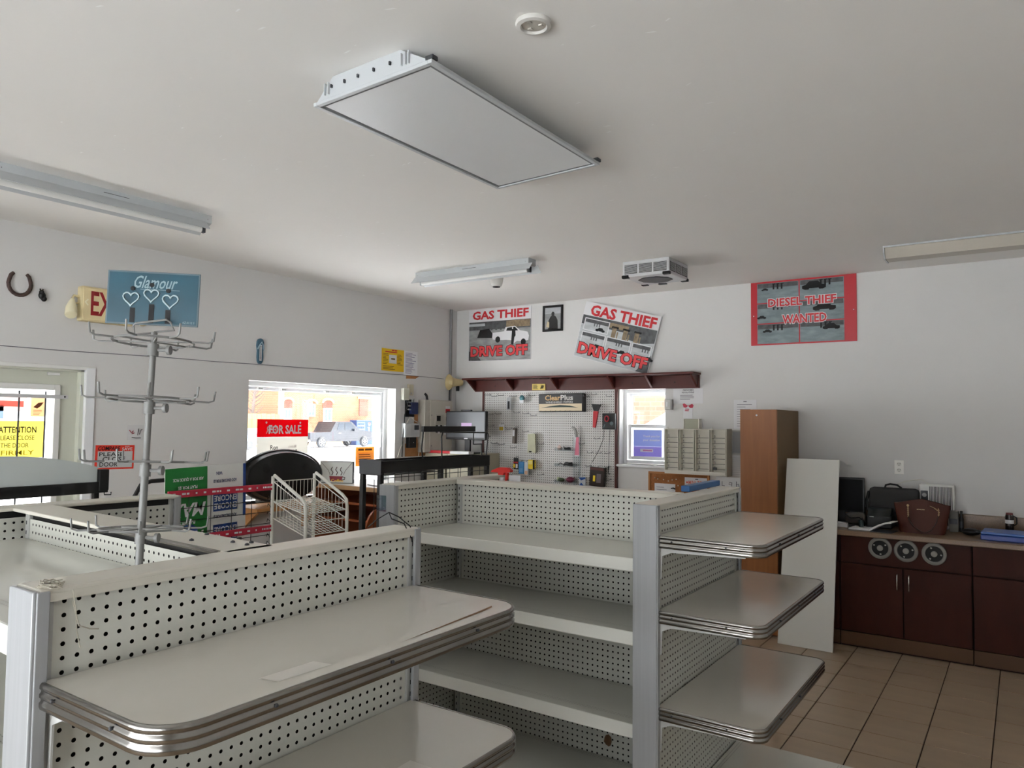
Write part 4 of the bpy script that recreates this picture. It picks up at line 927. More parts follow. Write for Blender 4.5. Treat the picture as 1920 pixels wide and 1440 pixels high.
mb = MB(); mb.cbox(-.118, -.06, -.075, .118, 0, .075, .012); build(mb, 'case', mat('controller_grey_white', (190, 192, 192), .4), t); mb = MB(); mb.cbox(.02, -.0625, .005, .092, -.059, .055, .002); build(mb, 'display', mat('lcd_dark', (46, 50, 52), .3), t); mb = MB(); mb.cbox(-.121, -.055, -.076, -.105, -.004, .076, .003); build(mb, 'hinge_strip', VINYL, t)
t = on_left('power_adapter', 'square black power adapter below the white controller', 'power adapter', 6.10, 1.452)
mb = MB(); mb.cbox(-.06, -.05, -.058, .06, 0, .058, .006); build(mb, 'case', BLACK, t); mb = MB(); mb.ball((.01, -.052, .0), .004); build(mb, 'indicator', PAPER, t)
mb = MB()
for pth in ([(XL+.04, 6.0, 1.91), (XL+.05, 6.01, 1.86), (XL+.03, 5.985, 1.75), (XL+.03, 5.98, 1.66), (XL+.03, 5.96, 1.5), (XL+.02, 5.965, 1.3)], [(XL+.05, 6.02, 1.88), (XL+.05, 6.06, 1.86), (XL+.03, 6.08, 1.87)]): mb.tube(pth, .006, 6)
o = build(mb, 'adapter_lead', BLACK, loc=(XL+.03, 6, 1.6)); tag(o, 'black lead hanging from the off-white electrical box', 'cable')
mb = MB()
for pth in ([(XL+.03, 6.09, 1.73), (XL+.05, 6.12, 1.69), (XL+.05, 6.21, 1.66), (XL+.04, 6.25, 1.60), (XL+.05, 6.235, 1.52), (XL+.04, 6.25, 1.40)], [(XL+.03, 6.07, 1.73), (XL+.04, 6.04, 1.70), (XL+.03, 6.02, 1.66)], [(XL+.02, 6.20, 1.5), (XL+.03, 6.24, 1.43), (XL+.03, 6.22, 1.3)], [(XL+.03, 6.0, 1.5), (XL+.02, 5.93, 1.38), (XL+.03, 5.89, 1.30)]): mb.tube(pth, .005, 6)
o = build(mb, 'white_wiring', mat('offwhite_cable', (196, 188, 176), .5), loc=(XL+.03, 6.1, 1.6)); tag(o, 'tangle of white wires around the controller box', 'cable')
mb = MB(); mb.box(XL, 6.03, 1.30, XL+.004, 6.76, 1.44); mb.box(XL, 6.17, 1.44, XL+.004, 6.23, 1.8); o = build(mb, 'bare_patch', MATS['bare_wood'], loc=(XL, 6.4, 1.37)); tag(o, 'bare brown wall boarding under the breaker panel', 'wall patch')
bp_ = on_left('breaker_panel', 'grey beige electrical breaker panel on the left wall', 'electrical panel', 6.47, 1.632)
PB = mat('panel_beige', (190, 186, 174), .45)
mb = MB(); mb.cbox(-.235, -.10, -.29, .235, 0, .29, .006); build(mb, 'cabinet', PB, bp_)
mb = MB(); mb.cbox(-.15, -.106, -.285, .232, -.099, .285, .003); cv = build(mb, 'front_cover', mat('panel_beige2', (198, 194, 182), .45), bp_)
mb = MB(); mb.cbox(-.07, -.109, .02, .08, -.105, .13, .002); build(mb, 'breaker_plate', PB, cv)
mb = MB(); mb.cbox(-.045, -.113, .055, .02, -.108, .115, .002); build(mb, 'main_breaker', BLACK, cv)
for xx in (-.06, .015): mb = MB(); mb.cbox(xx, -.113, -.075, xx+.035, -.108, .01, .002); build(mb, 'breaker', BLACK, cv)
mb = MB(); mb.cbox(-.022, -.112, -.085, .012, -.107, .012, .002); build(mb, 'breaker', PAPER, cv)
mb = MB(); mb.rect(.11, .15, .19, .195, -.1075); build(mb, 'warning_sticker', REDINK, cv, recalc=False)
mb = MB(); mb.rect(.11, .196, .19, .225, -.1075); mb.rect(.09, -.10, .19, .01, -.1072); build(mb, 'label', PAPER, cv, recalc=False)
mb = MB(); lines(mb, .12, .06, .19, .10, 2, -.1075, .5, 4); build(mb, 'small_print', INK, cv, recalc=False)
mb = MB(); mb.lathe([(.006, 0), (.005, -.004), (0, -.005)], (-.13, -.106, .12), 'y', 8); mb.lathe([(.006, 0), (.005, -.004), (0, -.005)], (-.13, -.106, -.22), 'y', 8); build(mb, 'cover_screws', DKGREY, cv)
mb = MB(); mb.tube([(-.12, -.03, .29), (-.13, -.03, .33), (-.15, -.04, .345), (-.165, -.03, .36)], .014, 8); build(mb, 'cable_entry', DKGREY, bp_, smooth=40)

# ================================================================= WINDOW SIGNS
fs = thing('for_sale_sign', 'red and white for sale sign standing on the window ledge', 'sign', (XL-.075, 4.474, .956), (0, 0, LW))
SW = transl('corrugated_white', (224, 222, 216), .35); SR = transl('corrugated_red', (214, 24, 40), .35)
mb = MB(); mb.box(-.285, -.003, 0, .285, 0, .575); build(mb, 'board', SW, fs)
mb = MB(); mb.box(-.285, -.003, .5755, .285, 0, .735); build(mb, 'red_band', SR, fs)
mb = MB(); mb.text('FOR SALE', -.16, .605, .20, .68, -.0042, bold=.03); mb.poly([(-.19+.01*math.cos(PI*i/5), .705+.01*math.sin(PI*i/5)) for i in range(10)], -.0042); mb.poly([(.19+.01*math.cos(PI*i/5), .705+.01*math.sin(PI*i/5)) for i in range(10)], -.0042); build(mb, 'lettering', PAPER, fs, recalc=False)
mb = MB(); mb.text('Ron', -.14, .46, -.06, .50, -.0042); mb.text('DOWNS', -.10, .40, .16, .455, -.0042); mb.text('Realtor', .02, .355, .13, .38, -.0042)
build(mb, 'lettering', INK, fs, recalc=False)
mb = MB(); mb.text('Ron', .06, .475, .15, .50, -.0038, mirror=True); mb.text('DOWNS', -.17, .40, .08, .45, -.0038, mirror=True); mb.text('FOR', -.19, .607, -.08, .672, -.0038, mirror=True)
build(mb, 'show_through', mat('faint_ink', (206, 196, 194), .8), fs, recalc=False)
cs = thing('amber_window_sign', 'small amber card with handwritten lines stuck to the window pane', 'sign', (XL-.165, 5.60, 1.31), (0, 0, LW))
mb = MB(); mb.box(-.135, -.001, -.1, .135, 0, .1); build(mb, 'card', transl('amber_card', (216, 168, 90), .5), cs)
mb = MB(); mb.rect(-.115, -.085, .115, .045, -.002); build(mb, 'field', transl('amber_field', (232, 196, 122), .5), cs, recalc=False)
mb = MB(); mb.rect(-.10, .062, -.02, .083, -.0026); mb.rect(-.005, .062, .10, .083, -.0026); lines(mb, -.09, -.06, .1, .035, 4, -.0026, .35, 5); build(mb, 'lettering', mat('brown_marker', (110, 70, 20), .8), cs, recalc=False)
# door papers
def pane_sign(name, label, y, z, w, h, col, fac=.55):
    t = thing(name, label, 'sign', (DX0+.03, y, z), (0, 0, LW))
    mb = MB(); mb.box(-w/2, -.001, -h/2, w/2, 0, h/2); build(mb, 'sheet', transl(col[0], col[1], fac), t); return t
t = pane_sign('yellow_door_sign', 'yellow attention please close the door sign on the door pane', 2.235, 1.54, .42, .25, ('yellow_paper', (232, 222, 140)))
mb = MB(); mb.text('ATTENTION', -.07, .045, .16, .085, -.002, bold=.025); mb.text('PLEASE CLOSE', -.075, -.005, .15, .025, -.002); mb.text('THE DOOR', -.055, -.055, .115, -.025, -.002); build(mb, 'lettering', INK, t, recalc=False)
mb = MB(); mb.text('FIRMLY', -.05, -.105, .15, -.075, -.002); build(mb, 'lettering', mat('faded_yellow_ink', (196, 172, 40), .8), t, recalc=False)
t = pane_sign('door_flyer', 'pale flyer with red heading at the top of the door pane', 2.18, 1.79, .30, .12, ('pale_pink_paper', (244, 226, 220)))
mb = MB(); mb.rect(-.14, .035, .12, .05, -.002); mb.rect(-.14, -.03, .13, .01, -.002); build(mb, 'lettering', transl('pink_red_ink', (226, 120, 110), .5), t, recalc=False)
t = pane_sign('door_flyer', 'orange flyer with a bird drawing on the door pane', 2.40, 1.76, .09, .13, ('peach_paper', (232, 196, 164)))
mb = MB(); mb.poly([(-.03, .0), (0, .03), (.035, .035), (.02, .01), (-.005, -.01)], -.002); lines(mb, -.03, -.055, .03, -.015, 4, -.002, .3, 6); build(mb, 'print', mat('brown_print', (110, 60, 40), .8), t, recalc=False)
t = pane_sign('door_flyer', 'pale blue and grey flyer left on the door pane', 2.12, 1.725, .14, .09, ('blue_grey_paper', (176, 190, 214)))
mb = MB(); mb.rect(-.01, -.04, .015, .02, -.002); build(mb, 'print', PAPER, t, recalc=False)
t = pane_sign('door_flyer', 'red bordered card low on the door pane', 2.12, 1.36, .20, .08, ('red_paper', (224, 96, 80)))
mb = MB(); mb.rect(-.09, -.035, .09, .022, -.002); build(mb, 'print', PAPER, t, recalc=False)
t = pane_sign('door_flyer', 'white slip with blue writing below the yellow door sign', 2.40, 1.385, .10, .06, ('white_slip', (240, 240, 244)))
mb = MB(); lines(mb, -.035, -.012, .03, .016, 2, -.002, .5, 3); build(mb, 'lettering', mat('blue_marker', (60, 70, 150), .8), t, recalc=False)
# ================================================================= THINGS ON THE FAR WALL (local x = along wall, -y = into the room)
def on_far(name, label, cat, x, z, off=0., rot_y=0., **k): return thing(name, label, cat, (x, YR-off, z), (0, rot_y, 0), **k)
PH1 = mat('photo_grey', (150, 152, 152), .5, var=.35, vscale=7, stretch=(1, 1, 3))
PH2 = mat('photo_blue_grey', (124, 138, 142), .45, var=.3, vscale=8, stretch=(1, 1, 3))
PHL = mat('photo_snow_grey', (188, 192, 194), .5, var=.2, vscale=9, stretch=(1, 1, 4))
PHD = mat('photo_dark', (84, 86, 88), .5, var=.4, vscale=22)
PHT = mat('photo_tan', (142, 124, 98), .5, var=.4, vscale=25)
RED2 = mat('poster_red', (206, 44, 52), .45); RED3 = mat('poster_red_border', (190, 30, 44), .4)
def pumps(mb, u, v, s, y, mi):
    for k in range(3): mb.rect(u+k*s*1.2, v, u+k*s*1.2+s*.5, v+s*1.7, y, mi); mb.rect(u+k*s*1.2-.1*s, v+s*1.5, u+k*s*1.2+s*.8, v+s*1.75, y, mi)
def car(mb, u, v, L, y, mi, flip=False):
    pts = [(0, .1), (0, .3), (.2, .34), (.34, .55), (.7, .55), (.84, .34), (1, .28), (1, .1), (.88, .02), (.72, .02), (.7, .1), (.3, .1), (.28, .02), (.12, .02)]
    mb.poly([(u+(1-p[0] if flip else p[0])*L, v+p[1]*L*.7) for p in (pts if not flip else pts[::-1])], y, mi)
# gas thief poster with pickup
p = on_far('gas_thief_poster', 'square poster with white pickup photo and red lettering near the corner', 'poster', -4.92, 2.683, .001, math.radians(.4))
mb = MB(); mb.box(-.435, -.006, -.30, .435, 0, .30); build(mb, 'board', PAPER, p)
mb = MB(); mb.rect(-.43, -.297, .43, .155, -.007, 0); mb.rect(-.43, .06, .43, .155, -.0074, 1); mb.rect(-.43, .105, -.2, .135, -.0077, 2); mb.rect(.1, .075, .42, .15, -.0077, 3); mb.poly([(-.43, -.29), (-.43, -.18), (-.3, -.24), (-.25, -.295)], -.0076, 1)
pumps(mb, -.12, .05, .055, -.0079, 1); build(mb, 'photo', [PH1, PHD, PHL, PHT], p, recalc=False)
mb = MB(); mb.poly([(-.09, -.055), (-.09, .02), (.07, .03), (.09, .075), (.22, .085), (.29, .03), (.39, .01), (.41, -.035), (.40, -.085), (.33, -.095), (.10, -.07), (-.02, -.07)], -.0085, 0)
for cx_, cz_ in ((-.015, -.06), (.335, -.10)): mb.poly([(cx_+.034*math.cos(a), cz_+.036*math.sin(a)) for a in [2*PI*i/14 for i in range(14)]], -.0089, 1)
mb.poly([(.10, .035), (.115, .068), (.18, .072), (.18, .03)], -.0089, 1); mb.poly([(.195, .03), (.195, .072), (.22, .074), (.265, .03)], -.0089, 1); mb.poly([(.17, -.12), (.18, .05), (.225, .05), (.23, -.02), (.2, -.13)], -.0092, 1); mb.poly([(.205, -.115), (.215, -.04), (.27, -.01), (.275, -.07)], -.0095, 0)
mb.poly([(-.31, -.03), (-.27, .06), (-.14, .07), (-.09, .01), (-.1, -.04)], -.0086, 1); build(mb, 'pickup_picture', [PAPER, INK], p, recalc=False)
mb = MB(); mb.text('GAS THIEF', -.375, .185, .395, .275, -.008, bold=.035); build(mb, 'lettering', RED2, p, recalc=False)
mb = MB(); mb.text('DRIVE OFF', -.395, -.242, .387, -.133, -.0096, bold=.075); build(mb, 'lettering_outline', INK, p, recalc=False)
mb = MB(); mb.text('DRIVE OFF', -.395, -.242, .387, -.133, -.0102, bold=.04); build(mb, 'lettering', mat('poster_red_bright', (226, 70, 74), .45), p, recalc=False)
# framed photograph
p = on_far('framed_photograph', 'small black framed photograph between the two square posters', 'picture', -4.203, 2.815, .0, math.radians(.5))
mb = MB(); mb.cbox(-.127, -.02, -.142, -.103, 0, .142, .003); mb.cbox(.103, -.02, -.142, .127, 0, .142, .003); mb.cbox(-.103, -.02, .118, .103, 0, .142, .003); mb.cbox(-.103, -.02, -.142, .103, 0, -.118, .003); build(mb, 'frame', BLACK, p)
mb = MB(); mb.rect(-.104, -.12, .104, .12, -.008, 0); mb.rect(-.104, .05, .104, .12, -.0085, 1); mb.poly([(-.06, -.12), (-.055, -.02), (-.03, .02), (-.015, .03), (-.02, .06), (0, .075), (.02, .06), (.015, .03), (.035, .02), (.06, -.02), (.065, -.12)], -.009, 2); mb.poly([(-.085, -.09), (-.07, -.03), (-.045, -.04), (-.045, -.10)], -.0095, 3)
build(mb, 'photo', [PH1, PHL, INK, mat('photo_cream', (214, 200, 160), .5)], p, recalc=False)
mb = MB(); mb.rect(-.104, -.12, .104, .12, -.012); build(mb, 'glazing', GLASS, p, recalc=False)
# tilted gas thief poster
p = on_far('gas_thief_poster', 'tilted square poster of fuel pumps leaning askew above the red shelf', 'poster', -3.434, 2.568, .02, math.radians(15))
mb = MB(); mb.box(-.437, -.008, -.295, .437, 0, .295); build(mb, 'board', PAPER, p)
mb = MB(); mb.rect(-.432, -.29, .432, .155, -.009, 0); mb.rect(-.432, .06, .1, .155, -.0094, 1); mb.poly([(.1, .0), (.1, .15), (.43, .15), (.43, .02), (.3, -.01)], -.0094, 1); mb.rect(-.1, .08, .12, .13, -.0097, 2); mb.poly([(.3, -.29), (.43, -.1), (.43, -.29)], -.0094, 1); build(mb, 'photo', [PHL, PHD, PHT], p, recalc=False)
mb = MB()
for k in range(3): u = -.06+k*.13; mb.rect(u, -.06, u+.05, .09, -.0099, 0); mb.rect(u+.06, -.05, u+.075, .05, -.0099, 0); mb.rect(u-.01, .08, u+.07, .1, -.0099, 1)
build(mb, 'pump_picture', [PHT, INK], p, recalc=False)
mb = MB()
for (a, b, c, d_) in ((-.40, .0, -.1, .13), (-.40, -.175, -.115, -.015), (-.10, -.175, .185, -.015), (.20, -.175, .415, -.015)):
    mb.rect(a, b, c, d_, -.0102, 0); mb.rect(a+.008, b+.008, c-.008, d_-.008, -.0106, 1); mb.rect(a+.01, d_-.045, c-.01, d_-.01, -.0108, 2); pumps(mb, a+.12, d_-.075, .025, -.011, 2); car(mb, a+.15, b+.01, .11, -.011, 3)
build(mb, 'inset_photos', [PAPER, PHL, PHD, INK], p, recalc=False)
mb = MB(); mb.text('GAS THIEF', -.35, .165, .40, .27, -.0115, bold=.035); build(mb, 'lettering', RED2, p, recalc=False)
mb = MB(); mb.text('DRIVE OFF', -.396, -.247, .402, -.138, -.0115, bold=.075); build(mb, 'lettering_outline', INK, p, recalc=False)
mb = MB(); mb.text('DRIVE OFF', -.396, -.247, .402, -.138, -.012, bold=.04); build(mb, 'lettering', MATS['poster_red_bright'], p, recalc=False)
# diesel thief poster
p = on_far('diesel_thief_poster', 'wide red bordered poster of six car photos high on the far wall', 'poster', -1.615, 2.703, .001)
mb = MB(); mb.cbox(-.45, -.006, -.292, .45, 0, .29, .001); build(mb, 'board', RED3, p)
for r in range(3):
    for c in range(2):
        u0 = -.392+c*.376; v0 = -.28+(2-r)*.188; mb = MB(); y = -.007
        mb.rect(u0, v0, u0+.366, v0+.178, y, 0); mb.rect(u0+.005, v0+.135, u0+.36, v0+.175, y-.0004, 1); pumps(mb, u0+.14+.03*c, v0+.118, .03, y-.0008, 2)
        cu, cv_, cl = ((.04, .11, .06), (.02, .085, .20), (.0, .04, .08), (.11, .08, .19), (.05, .10, .08), (.19, .10, .14))[r*2+c]
        car(mb, u0+cu, v0+cv_, cl, y-.0012, 2, flip=bool(c)); build(mb, 'photo', [PH2, PHD, INK], p, recalc=False)
for s, (u0, v0, u1, v1) in (('DIESEL THIEF', (-.29, .055, .285, .125)), ('WANTED', (-.165, -.105, .205, -.03))):
    mb = MB(); mb.text(s, u0, v0, u1, v1, -.0102, bold=.08); build(mb, 'lettering_outline', PAPER, p, recalc=False)
    mb = MB(); mb.text(s, u0, v0, u1, v1, -.0110, bold=.03); build(mb, 'lettering', RED2, p, recalc=False)
mb = MB()
for xx in (-.425, .425): mb.lathe([(.005, 0), (.004, -.003), (0, -.004)], (xx, -.006, -.02), 'y', 8)
build(mb, 'pin_heads', PAPER, p)
# red bracket shelf
rs = thing('bracket_shelf', 'long dark red wooden shelf on triangular brackets above the pegboard', 'shelf', (-3.93, YR, 2.03), world=True)
mb = MB(); mb.cbox(-5.30, YR-.20, 2.158, -2.545, YR-.002, 2.178, .003); build(mb, 'shelf_board', REDB, rs)
mb = MB(); mb.cbox(-5.24, YR-.03, 2.03, -2.555, YR-.002, 2.157, .002); build(mb, 'back_rail', REDB, rs)
for xx in (-5.235, -4.70, -4.12, -3.45, -3.04, -2.575):
    mb = MB(); mb.prism([(YR-.031, 2.157), (YR-.185, 2.157), (YR-.185, 2.15), (YR-.031, 2.04)], 'x', xx-.01, xx+.01); build(mb, 'bracket', REDB, rs)
mb = MB()
for xx in (-4.95, -4.4, -3.25, -2.8): mb.lathe([(.008, 0), (.006, -.003), (0, -.004)], (xx, YR-.03, 2.09), 'y', 8)
build(mb, 'screw_plugs', mat('dark_plug', (44, 22, 18), .6), rs)
t = thing('shelf_tag', 'small yellow printed tag hanging on the red shelf rail', 'tag', (-4.36, YR-.036, 2.07), (0, math.radians(1), 0))
mb = MB(); mb.box(-.085, -.002, -.034, .085, 0, .034); build(mb, 'card', mat('tag_yellow', (228, 200, 110), .6), t); mb = MB(); lines(mb, -.07, -.025, .0, .025, 4, -.003, .5, 3); mb.poly([(.02, -.02), (.04, .02), (.07, .015), (.06, -.015)], -.003); build(mb, 'print', mat('olive_ink', (90, 80, 40), .7), t, recalc=False)
# wall pegboard
pb = thing('wall_pegboard', 'large white pegboard with dark red side battens on the far wall', 'pegboard', (-4.28, YR, .55), world=True)
mb = MB(); nu, nv = 65, 58; mb.perf(nu, nv, PT, PT, -4.2745-nu*PT/2, .545, .0040, .0040, 'xz', YR-.022, seg=4, margin=(.004, .004, 0, .012)); build(mb, 'perforated_sheet', mat('white_pegboard', (216, 214, 210), .5), pb, recalc=False)
mb = MB(); mb.box(-5.10, YR-.012, .55, -3.45, YR-.002, 2.02); build(mb, 'hole_shade_backing', HOLE_SHADE, pb)  # dark sheet standing in for the shade inside the holes
for xx in (-5.13, -3.445):
    mb = MB(); mb.cbox(xx, YR-.03, .5, xx+.028, YR-.001, 2.03, .002); build(mb, 'side_batten', REDB, pb)
PY = YR-.022
# peg hooks: one built, the others copied
HK = mat('steel_hook', (92, 92, 94), .35, metal=.7)
hooks = [(-5.02, 1.99), (-4.93, 1.975), (-4.84, 1.985), (-4.66, 1.97), (-4.42, 1.975), (-4.98, 1.77), (-4.87, 1.775), (-4.62, 1.79), (-4.50, 1.78), (-4.40, 1.76), (-4.97, 1.64), (-4.72, 1.61), (-4.50, 1.585), (-5.02, 1.515), (-4.92, 1.445), (-4.82, 1.435), (-4.66, 1.405), (-4.30, 1.455), (-3.80, 1.468), (-3.70, 1.38), (-3.60, 1.38), (-3.50, 1.38), (-3.72, 1.24), (-3.50, 1.24), (-4.30, 1.125), (-3.49, 1.11), (-3.75, 1.96), (-3.49, 1.96), (-3.62, 1.525), (-3.66, 1.98)]
mb = MB(); mb.tube([(0, .004, .012), (0, -.003, .012), (0, -.004, 0), (0, -.095, -.004), (0, -.11, .0), (0, -.113, .016)], .0024, 5); mb.tube([(-.012, -.002, 0), (.012, -.002, 0)], .0024, 5)
h0 = None
hooks.sort(key=lambda h: -h[1]); ORD = ['first', 'second', 'third', 'fourth', 'fifth', 'sixth', 'seventh', 'eighth', 'ninth', 'tenth']
rows_ = []
for h in hooks:
    if rows_ and rows_[-1][0][1]-h[1] < .035: rows_[-1].append(h)
    else: rows_.append([h])
hooks = [(h[0], h[1], r, k, len(R_)) for r, R_ in enumerate(rows_) for k, h in enumerate(sorted(R_))]
for (x, z, r, k, nr) in hooks:
    if h0 is None: h0 = build(mb, 'peg_hook', HK, loc=None); h0.location = (x, PY, z)
    c_ = h0 if (r, k) == (0, 0) else dup(h0, loc=(x, PY, z))
    tag(c_, 'bare steel peg hook in %s pegboard row%s' % (ORD[r], '' if nr == 1 else ', %s from left' % ORD[k]), 'hook', 'bare hooks on the wall pegboard')
# goods on the pegboard
def goods(name, label, cat, x0, z1, x1, z0, m, d=.03, off=.05, part='package', bev=.006, ry=0.):
    t = thing(name, label, cat, ((x0+x1)/2, PY-off, z0), (0, ry, 0)); w = (x1-x0)/2; h = z1-z0
    mb = MB(); mb.cbox(-w, -d, 0, w, 0, h, bev); build(mb, part, m, t)
    mb = MB(); mb.tube([(0, -d/2, h-.004), (0, -d/2, h+.012), (0, off-.002, h+.012)], .0024, 5); build(mb, 'hang_hook', HK, t); t['_w'] = w; t['_h'] = h; t['_d'] = d
    return t
def face(t, elems, mats, name='print'):
    d = t['_d']; mb = MB()
    for e in elems:
        if e[0] == 'r': mb.rect(e[1], e[2], e[3], e[4], -d-.001-(e[5] if len(e) > 5 else 0)*.0005, e[5] if len(e) > 5 else 0)
        elif e[0] == 't': mb.text(e[1], e[2], e[3], e[4], e[5], -d-.0025, e[6] if len(e) > 6 else 0)
        elif e[0] == 'p': mb.poly(e[1], -d-.0018, e[2])
    build(mb, name, mats, t, recalc=False)
t = goods('blister_pack', 'slim grey blister pack with black insert on the upper left pegboard', 'package', -4.753, 1.958, -4.694, 1.816, mat('grey_card', (180, 182, 184), .5), .012); face(t, [('r', -.014, .015, .014, .10)], INK)
t = goods('air_freshener', 'small teal and white bulb shaped air freshener on the pegboard', 'air freshener', -4.575, 1.93, -4.512, 1.895, PAPER, .03, bev=.012)
mb = MB(); mb.ball((0, -.015, .055), .032, sc=(1, .6, 1)); build(mb, 'bulb', mat('teal_gel', (70, 130, 140), .2), t, smooth=60)
cl = thing('wiper_sign', 'black and cream windshield wiper display sign on the pegboard', 'sign', (-4.048, PY-.05, 1.797), (0, math.radians(-.4), 0))
mb = MB(); mb.cbox(-.27, -.03, 0, .27, .045, .195, .006); build(mb, 'box', BLACK, cl)
mb = MB(); mb.rect(-.265, .012, .262, .088, -.031); build(mb, 'print', mat('cream_print', (226, 208, 176), .5), cl, recalc=False)
mb = MB(); mb.text('Clear', -.185, .125, .0, .178, -.0315, bold=.025); build(mb, 'lettering', mat('gold_letter', (214, 176, 120), .5), cl, recalc=False)
mb = MB(); mb.text('Plus', .008, .125, .155, .178, -.0315, bold=.025); mb.text('WINDSHIELD WIPERS', -.18, .095, .155, .114, -.0315); build(mb, 'lettering', mat('silver_letter', (206, 204, 200), .5), cl, recalc=False)
mb = MB(); mb.poly([(-.24, .045), (-.13, .062), (0, .075), (.12, .066), (.22, .045), (.1, .05), (-.1, .05)], -.0322); build(mb, 'wiper_picture', mat('wiper_green', (48, 70, 62), .5), cl, recalc=False)
mb = MB()
for k in range(7): x = -.22+k*.06; mb.tube([(x, -.03, .01), (x, -.06, .006), (x, -.062, .016)], .0024, 5)
build(mb, 'hook_row', BLACK, cl)
sc_ = thing('ice_scraper', 'red ice scraper with black blade hanging on the pegboard', 'ice scraper', (-3.642, PY-.05, 1.638), (0, math.radians(4), 0))
mb = MB(); mb.prism([(-.022, 0), (.006, 0), (.026, .155), (.024, .17), (-.026, .17), (-.028, .155)], 'y', -.02, 0); build(mb, 'handle', mat('scraper_red', (190, 22, 34), .4), sc_)
mb = MB(); mb.prism([(-.026, .171), (.024, .171), (.05, .235), (.05, .24), (-.055, .24), (-.055, .235)], 'y', -.016, -.004); build(mb, 'blade', BLACK, sc_)
mb = MB(); mb.tube([(0, -.01, .165), (0, .045, .165)], .003, 5); build(mb, 'hang_hook', HK, sc_)
t = goods('accessory_pack', 'black package with red coil of cord right of the ice scraper', 'package', -3.556, 1.785, -3.41, 1.622, BLACK, .03, .04)
mb = MB(); mb.tube([(-.012+.022*math.cos(a), -.036-.0006*i, .108+.028*math.sin(a)) for i, a in enumerate([2*PI*k/12 for k in range(30)])], .005, 5); build(mb, 'red_cord', mat('red_cord', (190, 54, 66), .6), t, smooth=60)
face(t, [('p', [(.035+.02*math.cos(2*PI*k/12), .06+.02*math.sin(2*PI*k/12)) for k in range(12)], 0), ('p', [(-.06, .02), (-.05, .015), (-.035, .05), (-.045, .055)], 0)], mat('grey_teal', (84, 100, 104), .4))
mb = MB(); mb.tube([(-3.54, PY-.06, 1.62), (-3.545, PY-.065, 1.52), (-3.60, PY-.06, 1.40), (-3.68, PY-.05, 1.28)], .003, 5); o = build(mb, 'black_lead', BLACK, loc=(-3.6, PY-.06, 1.4)); tag(o, 'thin black cord curving down from the black package', 'cord')
mb = MB(); mb.tube([(-3.47, PY-.06, 1.62), (-3.478, PY-.065, 1.45), (-3.485, PY-.06, 1.24)], .0028, 5); mb.tube([(-3.485, PY-.06, 1.25), (-3.487, PY-.06, 1.21)], .008, 8); mb.tube([(-3.487, PY-.06, 1.21), (-3.49, PY-.06, 1.175), (-3.48, PY-.06, 1.165), (-3.468, PY-.06, 1.18)], .004, 6); o = build(mb, 'plug_lead', BLACK, loc=(-3.48, PY-.06, 1.4)); tag(o, 'straight black lead with plug hanging at the pegboard right edge', 'cord')
t = goods('price_tag', 'small white and yellow packet on the left pegboard by the monitor', 'package', -4.861, 1.655, -4.787, 1.58, PAPER, .01); face(t, [('r', -.025, .01, .03, .05)], mat('mustard', (200, 170, 60), .6))
t = goods('narrow_packet', 'narrow brown packet hanging edge-on from the pegboard', 'package', -4.65, 1.62, -4.615, 1.45, mat('brown_grey_pack', (110, 98, 88), .5), .05, ry=.05); face(t, [('r', -.012, .08, .012, .15)], PAPER)
gl = thing('work_glove', 'pale green rubber glove hanging from the pegboard', 'glove', (-4.413, PY-.06, 1.358))
mb = MB(); mb.prism([(-.05, .0), (-.02, -.004), (.0, .006), (.05, -.006), (.056, .02), (.05, .10), (.045, .2), (.02, .206), (-.02, .198), (-.048, .2), (-.046, .12)], 'y', -.012, .0); build(mb, 'cloth', mat('pale_green_cloth', (196, 196, 168), .7, var=.08, vscale=20), gl)
mb = MB(); mb.box(-.028, -.0135, .004, .005, -.0115, .016); build(mb, 'label', INK, gl); mb = MB(); mb.tube([(0, -.006, .2), (0, .055, .204)], .0024, 5); build(mb, 'hang_hook', HK, gl)
t = goods('battery_pack', 'red and black battery card on the lower pegboard', 'package', -4.652, 1.293, -4.592, 1.17, BLACK, .012); face(t, [('r', -.03, .065, .03, .08, 0), ('r', -.03, .015, -.005, .055, 1), ('r', .002, .01, .028, .055, 2)], [REDINK, YEL, PAPER])
t = goods('blue_packet', 'bright blue packet hanging on the lower pegboard', 'package', -4.578, 1.255, -4.511, 1.122, mat('sky_blue_pack', (40, 130, 190), .4), .02); face(t, [('r', -.02, .02, .02, .06)], mat('mid_blue', (80, 150, 200), .4))
t = goods('clear_packet', 'clear plastic packet hanging right of the blue packet', 'package', -4.505, 1.255, -4.455, 1.108, mat('milky_plastic', (198, 204, 208), .3), .02); face(t, [('r', -.015, .01, .02, .05)], mat('flesh', (206, 164, 134), .6))
t = goods('yellow_packet', 'yellow and black packet hanging on the lower pegboard', 'package', -4.455, 1.28, -4.369, 1.18, YEL, .02); face(t, [('r', .02, 0, .043, .1, 0), ('r', -.04, .05, .015, .09, 1)], [INK, mat('pale_yellow', (240, 220, 120), .6)])
